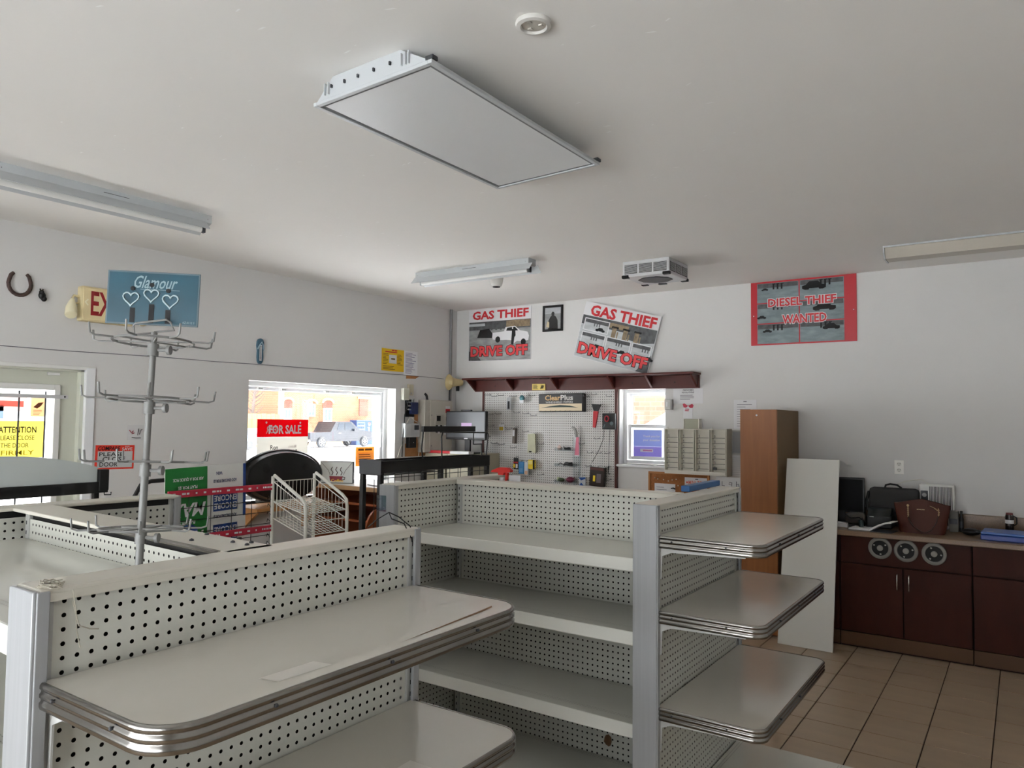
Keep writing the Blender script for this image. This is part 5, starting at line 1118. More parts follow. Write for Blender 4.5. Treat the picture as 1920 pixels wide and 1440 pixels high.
# small clear trays with oddments
CLR = glassmat('clear_acrylic', (.93, .95, .96), .10)
for k, (z, lab, its) in enumerate(((1.389, 'clear acrylic tray with a pink bag and small black parts, topmost of three', 0), (1.227, 'clear acrylic tray with coiled black cables, middle of three', 1), (1.056, 'clear acrylic tray with green and maroon packets, lowest of three', 2))):
    t = thing('acrylic_tray', lab, 'tray', (-3.995, PY-.002, z))
    mb = MB(); mb.box(-.11, -.09, 0, .11, 0, .003); mb.box(-.11, -.093, 0, .11, -.09, .03); mb.box(-.113, -.09, 0, -.11, 0, .03); mb.box(.11, -.09, 0, .113, 0, .03); build(mb, 'tray', CLR, t)
t = thing('small_bag', 'pale pink plastic bag in the topmost acrylic tray', 'bag', (-4.075, PY-.045, 1.393)); mb = MB(); mb.ball((0, 0, .026), .026, sc=(1, .7, 1)); build(mb, 'bag', mat('pink_bag', (214, 192, 182), .5), t, smooth=60); mb = MB(); mb.tube([(-.01, 0, .05), (.01, 0, .058)], .005, 6); build(mb, 'knot', MATS['pink_bag'], t)
t = thing('cable_coil', 'small black cable coil in the topmost acrylic tray', 'cable', (-3.975, PY-.045, 1.393)); mb = MB(); mb.tube([(.035*math.cos(a), .02*math.sin(a), .008+.001*i) for i, a in enumerate([2*PI*k/10 for k in range(24)])], .005, 5); build(mb, 'coil', BLACK, t, smooth=60); mb = MB(); mb.tube([(-.035, 0, .01), (-.045, -.01, .045), (-.03, 0, .03)], .003, 5); build(mb, 'lead', BLACK, t)
t = thing('cable_coil', 'thick black cable coil in the middle acrylic tray', 'cable', (-3.965, PY-.045, 1.231)); mb = MB()
for j in range(3): mb.tube([((.055-.008*j)*math.cos(a), .03*math.sin(a), .008+.012*j+.004*math.sin(3*a)) for a in [2*PI*k/16 for k in range(17)]], .006, 5)
build(mb, 'coil', BLACK, t, smooth=60); mb = MB(); mb.tube([(-.05, 0, .01), (-.09, -.01, .03), (-.11, -.02, .01)], .004, 5); build(mb, 'lead', BLACK, t)
t = thing('small_bag', 'green packet in the lowest acrylic tray', 'bag', (-4.05, PY-.045, 1.06)); mb = MB(); mb.ball((0, 0, .022), .04, sc=(1, .6, .55)); build(mb, 'bag', mat('olive_green', (84, 104, 74), .5), t, smooth=60); mb = MB(); mb.cbox(-.05, -.01, .01, -.02, .01, .05, .006); build(mb, 'label', mat('pale_lime', (190, 200, 160), .5), t)
t = thing('small_bag', 'maroon net bag in the lowest acrylic tray', 'bag', (-3.94, PY-.045, 1.06)); mb = MB(); mb.ball((0, 0, .028), .05, sc=(1, .6, .6)); build(mb, 'bag', mat('maroon_net', (130, 50, 76), .6, bump=.5, bscale=120), t, smooth=60); mb = MB(); mb.tube([(.04, 0, .03), (.05, 0, .06)], .005, 6); build(mb, 'tie', REDB, t)
t = thing('acrylic_column', 'tall clear acrylic holder with pink card on the pegboard', 'display holder', (-3.862, PY-.03, 1.036), (0, math.radians(-1), 0)); mb = MB(); mb.box(-.036, -.03, 0, -.033, 0, .50); mb.box(.033, -.03, 0, .036, 0, .50); mb.box(-.036, -.003, 0, .036, 0, .50); build(mb, 'holder', CLR, t)
mb = MB(); mb.rect(-.03, .30, .034, .52, -.006); build(mb, 'card', PAPER, t, recalc=False); mb = MB(); mb.poly([(-.028, .31), (.03, .31), (.03, .5), (-.005, .5)], -.0066); build(mb, 'pink_print', mat('pink_print', (226, 130, 150), .6), t, recalc=False)
mb = MB(); mb.tube([(.0, -.01, .50), (-.005, -.012, .55), (-.02, -.02, .59), (-.045, -.02, .60)], .016, 8); build(mb, 'curled_tape', mat('grey_tape', (170, 168, 164), .5), t, smooth=60)
t = goods('blue_white_pack', 'blue and white foil pack at the bottom of the pegboard', 'package', -3.825, 1.125, -3.74, 1.04, mat('foil_white', (196, 202, 206), .3, metal=.3), .025); face(t, [('p', [(-.04, .08), (-.01, .05), (.04, .07), (.04, .085)], 0), ('p', [(-.03, .0), (-.01, .03), (.02, .0)], 0)], BLUE)
t = goods('brown_clear_pack', 'large dark plastic pack with red top at the pegboard lower right', 'package', -3.692, 1.235, -3.525, 1.04, mat('smoky_plastic', (62, 54, 50), .2), .05, .045, ry=.06); face(t, [('r', -.075, .165, .075, .19, 0), ('r', -.04, .05, -.015, .11, 1), ('r', .0, .04, .05, .13, 2)], [REDB, YEL, mat('mauve_grey', (96, 84, 88), .5)])
# spray trigger and card in front of the pegboard (standing on the far side of the shelving)
t = thing('spray_bottle', 'spray bottle with red trigger head standing behind the shelving', 'spray bottle', (-2.325, 3.30, 1.159))
mb = MB(); mb.lathe([(.04, 0), (.042, .01), (.042, .15), (.03, .19), (.014, .215), (.014, .235)], n=16); build(mb, 'bottle', mat('milky_bottle', (214, 216, 218), .3), t, smooth=50)
RTR = mat('trigger_red', (216, 40, 34), .4)
mb = MB(); mb.prism([(-.065, .262), (-.06, .272), (-.01, .29), (.04, .29), (.062, .276), (.06, .266), (.02, .262), (.016, .25), (-.016, .25), (-.02, .262)], 'y', -.014, .014); mb.prism([(.028, .262), (.04, .262), (.034, .225), (.024, .215)], 'y', -.008, .008); build(mb, 'trigger_head', RTR, t)
t = thing('card_holder', 'small white card in a holder peeking over the middle shelving', 'card', (-2.25, 3.31, 1.159), (0, 0, .2)); mb = MB(); mb.box(-.032, -.001, .15, .032, .001, .25); build(mb, 'card', PAPER, t); mb = MB(); mb.cbox(-.03, -.03, 0, .03, .03, .006, .002); mb.box(-.004, -.002, .006, .004, .002, .15); build(mb, 'stand', WIREG, t); mb = MB(); mb.poly([(-.01, .165), (.0, .19), (.012, .2), (.022, .165)], -.0016); build(mb, 'print', mat('lilac_print', (150, 140, 190), .7), t, recalc=False)
# right of the pegboard
t = on_far('fireworks_notice', 'white notice with bold heading under the right end of the red shelf', 'notice', -2.675, 1.955, .001)
mb = MB(); mb.box(-.15, -.0015, -.072, .15, 0, .073); build(mb, 'sheet', PAPER, t)
mb = MB(); mb.text('FIREWORKS', -.05, .05, .055, .064, -.0022); mb.text('REGULATIONS', -.06, .028, .06, .042, -.0022); build(mb, 'lettering', INK, t, recalc=False)
mb = MB(); lines(mb, -.08, -.035, .085, .015, 4, -.0022, .35, 12); build(mb, 'small_print', GREYINK, t, recalc=False)
t = on_far('wall_switch', 'grey switch box on the wall beside the small window', 'switch', -2.862, 1.872)
mb = MB(); mb.cbox(-.038, -.045, -.052, .038, 0, .052, .004); build(mb, 'box', WIREG, t); mb = MB(); mb.cbox(-.034, -.048, -.048, .024, -.044, .048, .002); build(mb, 'plate', mat('switch_plate', (206, 206, 202), .4), t); mb = MB(); mb.cbox(-.018, -.054, -.022, .002, -.046, .028, .003); build(mb, 'rocker', VINYL, t)
t = on_far('ribbon_card', 'white card with red bow printed at top on the far wall', 'card', -2.676, 1.806, .001, math.radians(2))
mb = MB(); mb.box(-.046, -.0015, -.065, .046, 0, .05); build(mb, 'sheet', PAPER, t)
mb = MB(); mb.poly([(-.055, .07), (-.04, .078), (0, .055), (-.02, .035), (-.045, .038)], -.0022); mb.poly([(0, .055), (.04, .075), (.056, .06), (.045, .035), (.02, .035)], -.0022); lines(mb, -.03, .0, .035, .028, 2, -.0022, .6, 4); build(mb, 'bow_print', mat('wine_red', (186, 60, 80), .6), t, recalc=False)
# cigarette pusher rack
rk = thing('pack_rack', 'ivory wall rack of four columns with wire dividers', 'rack', (-2.555, YR-.15, 1.215), (0, 0, 0))
IVR = mat('ivory_metal', (224, 221, 210), .45)
W_, HH = .297, .425
mb = MB(); mb.box(-W_, .06, 0, W_, .066, HH); build(mb, 'back_panel', IVR, rk)
mb = MB(); mb.cbox(-W_, -.004, -.002, W_, .147, .012, .002); mb.cbox(-W_, -.008, .0121, W_, .0, .032, .002); build(mb, 'bottom_tray', IVR, rk); mb = MB(); mb.cbox(-W_, 0, HH-.008, W_, .147, HH, .002); build(mb, 'top_rail', IVR, rk)
for xx in (-W_, -.165, -.147, -.012, .006, .138, .155, W_-.006):
    mb = MB(); mb.cbox(xx, .0 if abs(xx) < .29 else -.004, .012, xx+.006, .06, HH-.008, .001); build(mb, 'divider', IVR, rk)
for c_, (ua, ub) in enumerate(((-.29, -.165), (-.141, -.012), (.012, .138), (.161, .291))):
    for r in range(7):
        z = .055+r*.048; mb = MB(); mb.tube([(ua, .03, z-.006), (ua+.03, .01, z), (ub, .01, z)], .0018, 4); mb.tube([(ua+.03, .01, z), (ua+.038, .0, z+.014), (ua+.032, .0, z+.022), (ua+.03, .02, z+.026)], .0018, 4); build(mb, 'wire_divider', HK, rk)
mb = MB(); mb.cbox(.175, -.006, .05, .215, .0, .075, .008); build(mb, 'badge', DKGREY, rk)
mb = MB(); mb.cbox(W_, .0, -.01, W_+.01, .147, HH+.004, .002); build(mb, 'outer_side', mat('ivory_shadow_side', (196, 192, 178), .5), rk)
mb = MB(); mb.tube([(-.275, .02, HH), (-.275, .02, HH+.02)], .004, 6); mb.tube([(.165, .02, HH), (.165, .02, HH+.02)], .004, 6); build(mb, 'locating_pins', IVR, rk)
t = thing('card_box', 'small grey green card box standing on the ivory rack', 'box', (-2.60, YR-.10, 1.641), (0, 0, 0)); mb = MB(); mb.cbox(-.072, -.004, .0, .065, .06, .092, .003); build(mb, 'box', mat('sage_grey', (168, 168, 150), .6), t); mb = MB(); mb.cbox(.066, -.01, 0, .075, .06, .094, .002); mb.cbox(-.08, -.008, 0, -.073, .05, .09, .002); build(mb, 'holder_side', IVR, t)
t = on_far('form_page', 'white printed form hanging behind the tall wooden cabinet', 'notice', -2.14, 1.765, .001); mb = MB(); mb.box(-.09, -.0015, -.12, .12, 0, .15); build(mb, 'sheet', PAPER, t); mb = MB(); lines(mb, -.06, -.10, .08, .12, 10, -.0022, .18, 15); mb.rect(.0, .13, .03, .138, -.0022); build(mb, 'small_print', GREYINK, t, recalc=False)
t = on_far('document_frame', 'grey framed document left of the tall wooden cabinet', 'picture', -2.185, 1.52, .0); mb = MB(); mb.cbox(-.07, -.012, -.11, .07, 0, .11, .003); build(mb, 'frame', WIREG, t); mb = MB(); mb.rect(-.055, -.095, .055, .097, -.013); build(mb, 'document', mat('document_grey', (150, 152, 156), .5), t, recalc=False)
t = on_far('ruled_page', 'white ruled page below the grey framed document', 'notice', -2.185, 1.305, .001); mb = MB(); mb.box(-.075, -.0015, -.09, .075, 0, .095); build(mb, 'sheet', PAPER, t); mb = MB()
for k in range(9): mb.rect(-.065, -.08+k*.019, .065, -.078+k*.019, -.0022)
build(mb, 'ruled_lines', WIREG, t, recalc=False)
t = on_far('marker_board', 'white board with large handwritten letters beside the wooden cabinet', 'whiteboard', -2.27, 1.07, .0); mb = MB(); mb.cbox(-.13, -.012, -.19, .13, 0, .125, .003); build(mb, 'board', VINYL, t); mb = MB(); mb.tube([(-.07, -.014, .085), (-.07, -.014, .045), (-.045, -.014, .045)], .003, 4); mb.tube([(.02, -.014, .075), (.0, -.014, .08), (-.005, -.014, .06), (.02, -.014, .055), (.022, -.014, .08), (.02, -.014, .02), (-.005, -.014, .015)], .003, 4); mb.tube([(.065, -.014, .09), (.065, -.014, .04)], .003, 4); mb.tube([(.065, -.014, .06), (.085, -.014, .068), (.09, -.014, .04)], .003, 4); build(mb, 'marker_writing', GREYINK, t)
ck = on_far('cork_board', 'wood framed cork notice board below the ivory rack', 'notice board', -2.77, 1.01)
CORK = mat('cork', (160, 104, 60), .9, var=.2, vscale=60); FRW = mat('pine_frame', (178, 120, 66), .5)
mb = MB(); mb.box(-.295, -.012, -.19, .295, 0, .19); build(mb, 'cork', CORK, ck)
mb = MB(); mb.cbox(-.31, -.02, -.205, -.29, 0, .205, .002); mb.cbox(.29, -.02, -.205, .31, 0, .205, .002); mb.cbox(-.29, -.02, .185, .29, 0, .205, .002); mb.cbox(-.29, -.02, -.205, .29, 0, -.185, .002); build(mb, 'frame', FRW, ck)
mb = MB(); mb.rect(-.245, -.06, -.03, .092, -.0135); mb.rect(.065, .05, .285, .165, -.0135); build(mb, 'pinned_paper', PAPER, ck, recalc=False)
mb = MB(); mb.text('MINI ZIP', .105, .1, .235, .135, -.0142); mb.rect(.08, .108, .1, .125, -.0142); build(mb, 'lettering', mat('coral_ink', (226, 110, 100), .7), ck, recalc=False)
mb = MB(); lines(mb, -.225, -.04, -.1, .07, 5, -.0142, .2, 21); mb.rect(.17, .145, .2, .155, -.0145); build(mb, 'small_print', GREYINK, ck, recalc=False)
mb = MB()
for (x, z) in ((-.24, .145), (-.21, .135), (-.02, .14), (.0, .08), (-.15, .13), (-.1, .12), (-.06, .132)): mb.ball((x, -.018, z), .006)
build(mb, 'push_pins', WIREW, ck, smooth=60)
mb = MB(); mb.tube([(-.07, -.02, .05), (-.045, -.022, .055), (-.03, -.02, .045)], .006, 6); build(mb, 'clip', BLACK, ck)
# outlet on the right
ol = on_far('wall_outlet', 'white double electrical outlet above the brown counter', 'outlet', -.86, 1.35)
mb = MB(); mb.cbox(-.035, -.006, -.057, .035, 0, .057, .003); build(mb, 'plate', mat('outlet_white', (244, 242, 236), .4), ol)
for z in (.025, -.025):
    mb = MB(); mb.lathe([(.017, 0), (.017, -.003), (0, -.0035)], (0, -.006, z), 'y', 16); s_ = build(mb, 'socket', mat('outlet_white2', (226, 224, 216), .4), ol)
    mb = MB(); mb.box(-.009, -.0102, z+.0, -.006, -.009, z+.01); mb.box(.006, -.0102, z+.0, .009, -.009, z+.01); mb.lathe([(.003, 0), (0, -.0005)], (0, -.0098, z-.008), 'y', 8); build(mb, 'slots', BLACK, s_)
# donation sign in the small window
t = thing('donation_sign', 'blue and purple thank you sign on the lower pane of the small window', 'sign', (-3.155, YR+.132, 1.352))
mb = MB(); mb.box(-.155, -.001, 0, .155, .0, .10); build(mb, 'violet_sheet', transl('violet_paper', (158, 148, 208), .16), t)
mb = MB(); mb.box(-.155, -.001, .1005, .155, .0, .27); build(mb, 'blue_sheet', transl('pale_blue_paper', (160, 172, 216), .16), t)
mb = MB(); mb.text('Thank you for', -.05, .19, .135, .215, -.0022, bold=.03); build(mb, 'lettering', PAPER, t, recalc=False)
mb = MB(); mb.text('your donation', -.05, .15, .135, .178, -.0022, bold=.03); build(mb, 'lettering', PAPER, t, recalc=False)
mb = MB(); mb.rect(-.08, .045, .06, .075, -.0022); build(mb, 'logo_box', PAPER, t, recalc=False)
mb = MB(); mb.rect(-.05, .052, .05, .068, -.0026); build(mb, 'logo_bar', mat('rose_ink', (190, 120, 170), .7), t, recalc=False)

# ================================================================= TALL CABINET, BOARD, COUNTER
WOODF = mat('oak_veneer', (154, 98, 54), .42, var=.14, vscale=3.5, stretch=(9, 9, .6)); WOODS = mat('tan_side_board', (118, 92, 56), .6)
tc_ = thing('tall_cabinet', 'tall narrow wooden cabinet against the far wall', 'cabinet', (-1.797, 6.53, 0), world=True)
mb = MB(); mb.cbox(-1.945, 6.205, 0, -1.65, 6.885, 1.811, .003); build(mb, 'body', WOODS, tc_)
mb = MB(); mb.cbox(-1.946, 6.18, .01, -1.649, 6.204, 1.812, .003); build(mb, 'front_board', WOODF, tc_)
mb = MB(); mb.lathe([(.008, 0), (.008, -.002), (0, -.003)], (-1.81, 6.18, 1.765), 'y', 10); build(mb, 'chipped_hole', PAPER, tc_)
mb = MB()
for z in (1.57, 1.55, 1.25, 1.24): mb.lathe([(.004, 0), (0, .001)], (-1.65, 6.23, z), 'x', 8)
build(mb, 'peg_holes', BLACK, tc_)
wb = thing('melamine_board', 'plain white melamine board leaning against the brown counter', 'board', (-1.41, 6.012, 0), (math.radians(-13.0), 0, 0))
mb = MB(); mb.cbox(-.2, -.006, 0, .2, .010, 1.452, .002); build(mb, 'board', mat('white_melamine', (222, 222, 216), .35), wb)
CAB = mat('mahogany_laminate', (62, 25, 12), .5, spec=.2, var=.16, vscale=5, stretch=(3, 3, 1)); CABD = mat('mahogany_core', (50, 22, 12), .6, spec=.2)
KICK = mat('worn_brown_kick', (88, 58, 30), .5, var=.15, vscale=4)
GRAN = mat('speckled_laminate', (128, 104, 80), .35, var=.22, vscale=160)
ct = thing('laminate_worktop', 'long speckled brown laminate worktop over the dark cabinets', 'worktop', (.5, 6.55, .845), world=True)
mb = MB(); mb.cbox(-1.60, 6.225, .845, 1.85, 6.87, .885, .006); build(mb, 'worktop', GRAN, ct)
mb = MB(); mb.cbox(-1.60, 6.872, .886, 1.85, 6.899, 1.005, .004); struct(mb, 'trim_1', GRAN)
cabs = [(-1.60, -1.205), (-1.20, -.33), (-.325, .55), (.555, 1.45), (1.455, 2.7)]
labs = ['narrow dark brown base cabinet hidden behind the leaning white board', 'dark brown base cabinet with three round vents and two handled doors', 'dark brown base cabinet at the right edge under the blue case', None, None]
for k, (a, b) in enumerate(cabs[:3]):
    t = thing('base_cabinet', labs[k], 'cabinet', ((a+b)/2, 6.55, 0), world=True)
    mb = MB(); mb.box(a, 6.29, .0, b, 6.89, .843); build(mb, 'body', CABD, t)
    mb = MB(); mb.cbox(a, 6.262, .015, b, 6.289, .115, .002); build(mb, 'kick_board', KICK, t)
    mb = MB(); mb.cbox(a+.004, 6.272, .64, b-.004, 6.291, .842, .002); build(mb, 'top_panel', CAB, t)
    n = 2 if b-a > .5 else 1
    for i in range(n):
        u0 = a+(b-a)*i/n+.004; u1 = a+(b-a)*(i+1)/n-.004
        mb = MB(); mb.cbox(u0, 6.262, .12, u1, 6.284, .632, .002); d_ = build(mb, 'door', CAB, t)
        if k == 1:
            hx_ = u1-.035 if i == 0 else u0+.035
            mb = MB(); mb.tube([(hx_, 6.262, .59), (hx_, 6.240, .585), (hx_, 6.236, .575), (hx_, 6.236, .485), (hx_, 6.240, .475), (hx_, 6.262, .47)], .005, 8); build(mb, 'handle', mat('satin_nickel', (196, 192, 184), .25, metal=.9), d_, smooth=50)
VR = mat('vent_ring', (128, 126, 120), .4)
for k, (x, z, lab) in enumerate(((-.919, .768, 'left'), (-.745, .764, 'middle'), (-.562, .762, 'right'))):
    t = thing('round_vent', 'round grey vent disc on the cabinet panel, %s of three' % lab if lab == 'middle' else 'round grey vent disc on the cabinet panel, %s' % ('nearest the white board' if lab == 'left' else 'farthest from the white board'), 'vent', (x, 6.271, z), (0, k*.35, 0))
    mb = MB(); mb.lathe([(.056, -.002), (.058, -.010), (.068, -.013), (.080, -.008), (.082, 0)], (0, 0, 0), 'y', 32); build(mb, 'outer_ring', VR, t, smooth=45)
    mb = MB(); mb.lathe([(.057, 0), (.057, -.003), (0, -.003)], (0, 0, 0), 'y', 32); build(mb, 'dark_disc', mat('vent_black', (8, 8, 8), .6), t)
    mb = MB(); mb.lathe([(.021, -.003), (.021, -.012), (.018, -.014), (0, -.014)], (0, 0, 0), 'y', 20); build(mb, 'hub', mat('vent_hub', (150, 148, 142), .4), t, smooth=45)
    for j in range(3):
        a = .6+2*PI*j/3; mb = MB(); c_, s_ = math.cos(a)*.045, math.sin(a)*.045; mb.cbox(c_-.006, -.008, s_-.005, c_+.006, -.002, s_+.005, .002); build(mb, 'clip', mat('clip_pale', (190, 188, 182), .4), t)
Z0 = .885
# monitor
mo = thing('dark_monitor', 'black flat monitor turned off on the worktop behind the white board', 'monitor', (-1.24, 6.70, Z0), (0, 0, math.radians(6)))
mb = MB(); mb.cbox(-.22, -.02, .09, .15, .02, .375, .006); build(mb, 'screen_case', BLACK, mo); mb = MB(); mb.rect(-.205, .105, .135, .36, -.021); build(mb, 'screen', mat('dark_screen', (6, 6, 8), .5, spec=.15), mo, recalc=False); mb = MB(); mb.cbox(-.06, -.02, .012, .0, .02, .12, .004); build(mb, 'stand_neck', BLACK, mo); mb = MB(); mb.cbox(-.14, -.09, 0, .08, .09, .012, .004); build(mb, 'stand_base', BLACK, mo)
# messenger bag
BAGM = mat('charcoal_canvas', (44, 44, 46), .8, bump=.2, bscale=200)
ms = thing('messenger_bag', 'charcoal fabric laptop bag standing behind the brown handbag', 'bag', (-.875, 6.74, Z0))
mb = MB(); mb.cbox(-.185, -.05, 0, .175, .06, .305, .03); build(mb, 'body', BAGM, ms, smooth=50)
mb = MB(); mb.cbox(-.175, -.068, .12, .178, -.048, .30, .012); build(mb, 'front_flap', mat('grey_canvas', (58, 58, 58), .8), ms, smooth=50)
mb = MB(); mb.tube([(-.07, 0, .30), (-.065, 0, .325), (-.03, -.01, .335), (.02, -.01, .33), (.05, 0, .305)], .008, 8); build(mb, 'handle', BLACK, ms, smooth=60)
mb = MB(); mb.tube([(-.185, -.02, .27), (-.20, -.04, .2), (-.19, -.06, .12)], .012, 8); build(mb, 'strap', BLACK, ms, smooth=60)
# box heater
bh = thing('box_heater', 'white box fan heater with slatted grille behind the brown handbag', 'heater', (-.585, 6.77, Z0))
HW = mat('heater_white', (228, 228, 224), .4)
mb = MB(); mb.cbox(-.122, -.01, 0, .122, .09, .345, .012); build(mb, 'case', HW, bh)
mb = MB(); mb.rect(-.05, .03, .112, .33, -.0115); build(mb, 'grille_recess', mat('heater_dark', (58, 60, 62), .6), bh, recalc=False)
for k in range(17): x = -.05+k*.010; mb = MB(); mb.cbox(x, -.02, .02, x+.0042, -.010, .338, .001); build(mb, 'slat', HW, bh)
mb = MB(); mb.cbox(-.105, -.014, .19, -.057, -.009, .295, .002); build(mb, 'control_plate', mat('control_black', (20, 22, 26), .4), bh)
mb = MB(); mb.lathe([(.017, 0), (.015, -.012), (0, -.013)], (-.081, -.014, .262), 'y', 16); build(mb, 'dial', WIREG, bh, smooth=40)
mb = MB(); mb.cbox(-.1, -.016, .2, -.062, -.013, .218, .001); build(mb, 'switch', WIREG, bh)
mb = MB(); mb.tube([(-.06, .05, .345), (-.10, .05, .375), (-.17, .06, .37), (-.25, .06, .345), (-.30, .04, .32)], .004, 6); build(mb, 'power_cord', WIREW, bh, smooth=60)
# handbag
LEA = mat('brown_leather', (74, 31, 15), .48, spec=.3, var=.06, vscale=8)
hb = thing('handbag', 'brown leather handbag with chain handles on the worktop', 'handbag', (-.655, 6.46, Z0))
hbm = bmesh.new()
secs = []
for i, t_ in enumerate((0, .04, .3, .65, .9, 1.0)):
    w = .155+.036*t_ if t_ < .95 else .190; d_ = .07*(1-.75*t_) ; h = .235*t_
    ring = []
    for j in range(24):
        a = 2*PI*j/24; cx_ = math.copysign(abs(math.cos(a))**.45, math.cos(a))*w; cy_ = math.copysign(abs(math.sin(a))**.6, math.sin(a))*d_
        zt_ = h+(.02*math.cos(cx_/w*PI)*t_ if t_ > .6 else 0)
        ring.append(hbm.verts.new((cx_*(1 if i else .96), cy_, zt_)))
    secs.append(ring)
for A_, B_ in zip(secs, secs[1:]):
    for j in range(24): hbm.faces.new((A_[j], A_[(j+1) % 24], B_[(j+1) % 24], B_[j]))
hbm.faces.new(secs[0][::-1]); hbm.faces.new(secs[-1])
hbm.verts.index_update(); mb = MB(); mb.add([v.co[:] for v in hbm.verts], [[v.index for v in f.verts] for f in hbm.faces]); hbm.free(); build(mb, 'body', LEA, hb, smooth=50)
GOLD = mat('pale_gold', (212, 186, 146), .3, metal=.8)
def chain(path, n):
    mb = MB(); P_ = [Vector(q) for q in path]
    for k in range(n):
        t_ = k/(n-1)*(len(P_)-1); i = min(int(t_), len(P_)-2); q = P_[i].lerp(P_[i+1], t_-i); d_ = (P_[i+1]-P_[i]).normalized(); s_ = Vector((1, 0, 0)) if k % 2 else Vector((0, 1, 0))
        if abs(d_.dot(s_)) > .8: s_ = Vector((0, 1, 0)) if k % 2 else Vector((0, 0, 1))
        mb.tube([q+d_*.006*math.cos(a)+s_*.0045*math.sin(a) for a in [2*PI*j/8 for j in range(8)]], .0016, 4, closed=True)
    build(mb, 'chain', GOLD, hb)
chain([(-.09, -.04, .20), (-.088, -.052, .16), (-.086, -.062, .12)], 12); chain([(.06, -.03, .205), (.085, -.038, .195), (.105, -.045, .18)], 8); chain([(.112, -.04, .19), (.116, -.052, .165), (.114, -.058, .14)], 7)
mb = MB(); mb.tube([(-.086, -.062, .12), (-.075, -.074, .09), (-.05, -.078, .05), (0, -.082, .018), (.03, -.08, .01), (.07, -.078, .035), (.1, -.07, .09), (.114, -.058, .14)], .005, 8); build(mb, 'strap', mat('dark_brown_leather', (66, 34, 22), .45), hb, smooth=60)
mb = MB(); mb.text('MICHAEL KORS', -.03, .175, .022, .181, 0); mb.v = [(p_[0], -.042-.0, p_[2]) for p_ in mb.v]; build(mb, 'name_plate', GOLD, hb, recalc=False)
mb = MB(); mb.lathe([(.008, 0), (.009, -.003), (.006, -.005), (0, -.005)], (-.09, -.040, .203), 'y', 12); build(mb, 'grommet', GOLD, hb, smooth=40)
# notebook
nbk = thing('open_notebook', 'open white notebook lying left of the brown handbag', 'notebook', (-.985, 6.36, Z0), (0, 0, math.radians(-8)))
mb = MB(); mb.cbox(-.15, -.085, 0, .0, .085, .014, .003); build(mb, 'page_block', PAPER, nbk)
mb = MB(); prof = [(-.0, .014), (.03, .035), (.07, .058), (.12, .075), (.16, .08), (.16, .074), (.12, .066), (.07, .046), (.03, .02), (.0, .0)]; mb.prism(prof, 'y', -.08, .085); build(mb, 'lifted_pages', PAPER, nbk)
mb = MB(); mb.cbox(-.155, -.09, -.0, .16, .09, .003, .001); build(mb, 'cover', mat('slate_cover', (70, 76, 84), .5), nbk)
# router / gadgets
rt = thing('grey_gadget', 'grey rounded device with cords beside the dark monitor', 'device', (-1.13, 6.52, Z0))
mb = MB(); mb.cbox(-.075, -.06, .02, .075, .06, .11, .03); build(mb, 'body', mat('gadget_grey', (70, 66, 62), .5), rt, smooth=50); mb = MB(); mb.cbox(-.08, -.065, 0, .08, .065, .02, .004); build(mb, 'base', BLACK, rt); mb = MB(); mb.tube([(-.07, -.06, .1), (-.02, -.075, .07), (.04, -.07, .08), (.09, -.06, .04)], .006, 6); build(mb, 'cord', BLACK, rt, smooth=60)
bb = thing('black_printer', 'black boxy device behind the open notebook', 'device', (-.955, 6.56, Z0))
mb = MB(); mb.cbox(-.095, -.06, 0, .09, .08, .10, .01); build(mb, 'body', BLACK, bb); mb = MB(); mb.prism([(-.06, .10), (.08, .10), (.08, .15), (-.01, .15)], 'x', -.085, .08); build(mb, 'lid', mat('dark_teal_black', (22, 30, 32), .4), bb)
mb = MB(); mb.cbox(-.07, -.063, .085, -.04, -.058, .092, .001); build(mb, 'badge', WIREG, bb)
pk = thing('paper_stack', 'small stack of white papers by the dark monitor', 'papers', (-1.25, 6.46, Z0)); mb = MB(); mb.cbox(-.1, -.06, 0, .08, .06, .018, .002); build(mb, 'lower_sheets', PAPER, pk); mb = MB(); mb.cbox(-.09, -.05, .0181, .07, .06, .03, .002); build(mb, 'upper_sheets', PAPER, pk)
tb = thing('teal_cup', 'small dark teal plastic cup on the open notebook', 'cup', (-1.07, 6.40, Z0+.0145)); mb = MB(); mb.lathe([(.018, 0), (.02, .05), (.018, .05), (.016, .004), (0, .004)], n=14); build(mb, 'cup', mat('dark_teal', (26, 48, 50), .4), tb, smooth=40); mb = MB(); mb.tube([(.005, 0, .01), (.01, .005, .07)], .004, 6); build(mb, 'pen', BLACK, tb)
# right side things
gb = thing('grey_box', 'upright grey carton behind the right end of the handbag', 'box', (-.462, 6.70, Z0)); mb = MB(); mb.cbox(-.03, -.05, 0, .03, .05, .155, .003); build(mb, 'carton', mat('grey_carton', (112, 110, 104), .6), gb); mb = MB(); mb.rect(-.026, .06, .026, .10, -.051); build(mb, 'label', DKGREY, gb, recalc=False)
bk2 = thing('dark_bottle', 'slim black bottle beside the grey carton', 'bottle', (-.415, 6.71, Z0)); mb = MB(); mb.lathe([(.014, 0), (.015, .01), (.015, .10), (.007, .125), (.007, .145), (.009, .146), (.009, .158), (0, .158)], n=14); build(mb, 'bottle', BLACK, bk2, smooth=45); mb = MB(); mb.lathe([(.0153, .03), (.0153, .08)], n=14); build(mb, 'label', DKGREY, bk2)
bp2 = thing('black_pouch', 'black pouch lying left of the blue case', 'pouch', (-.342, 6.52, Z0)); mb = MB(); mb.ball((0, 0, .028), .06, sc=(1.05, .7, .46)); build(mb, 'pouch', BLACK, bp2, smooth=60); mb = MB(); mb.tube([(-.06, -.02, .03), (-.03, -.045, .035), (.03, -.045, .035), (.06, -.02, .03)], .004, 6); build(mb, 'zip', DKGREY, bp2)
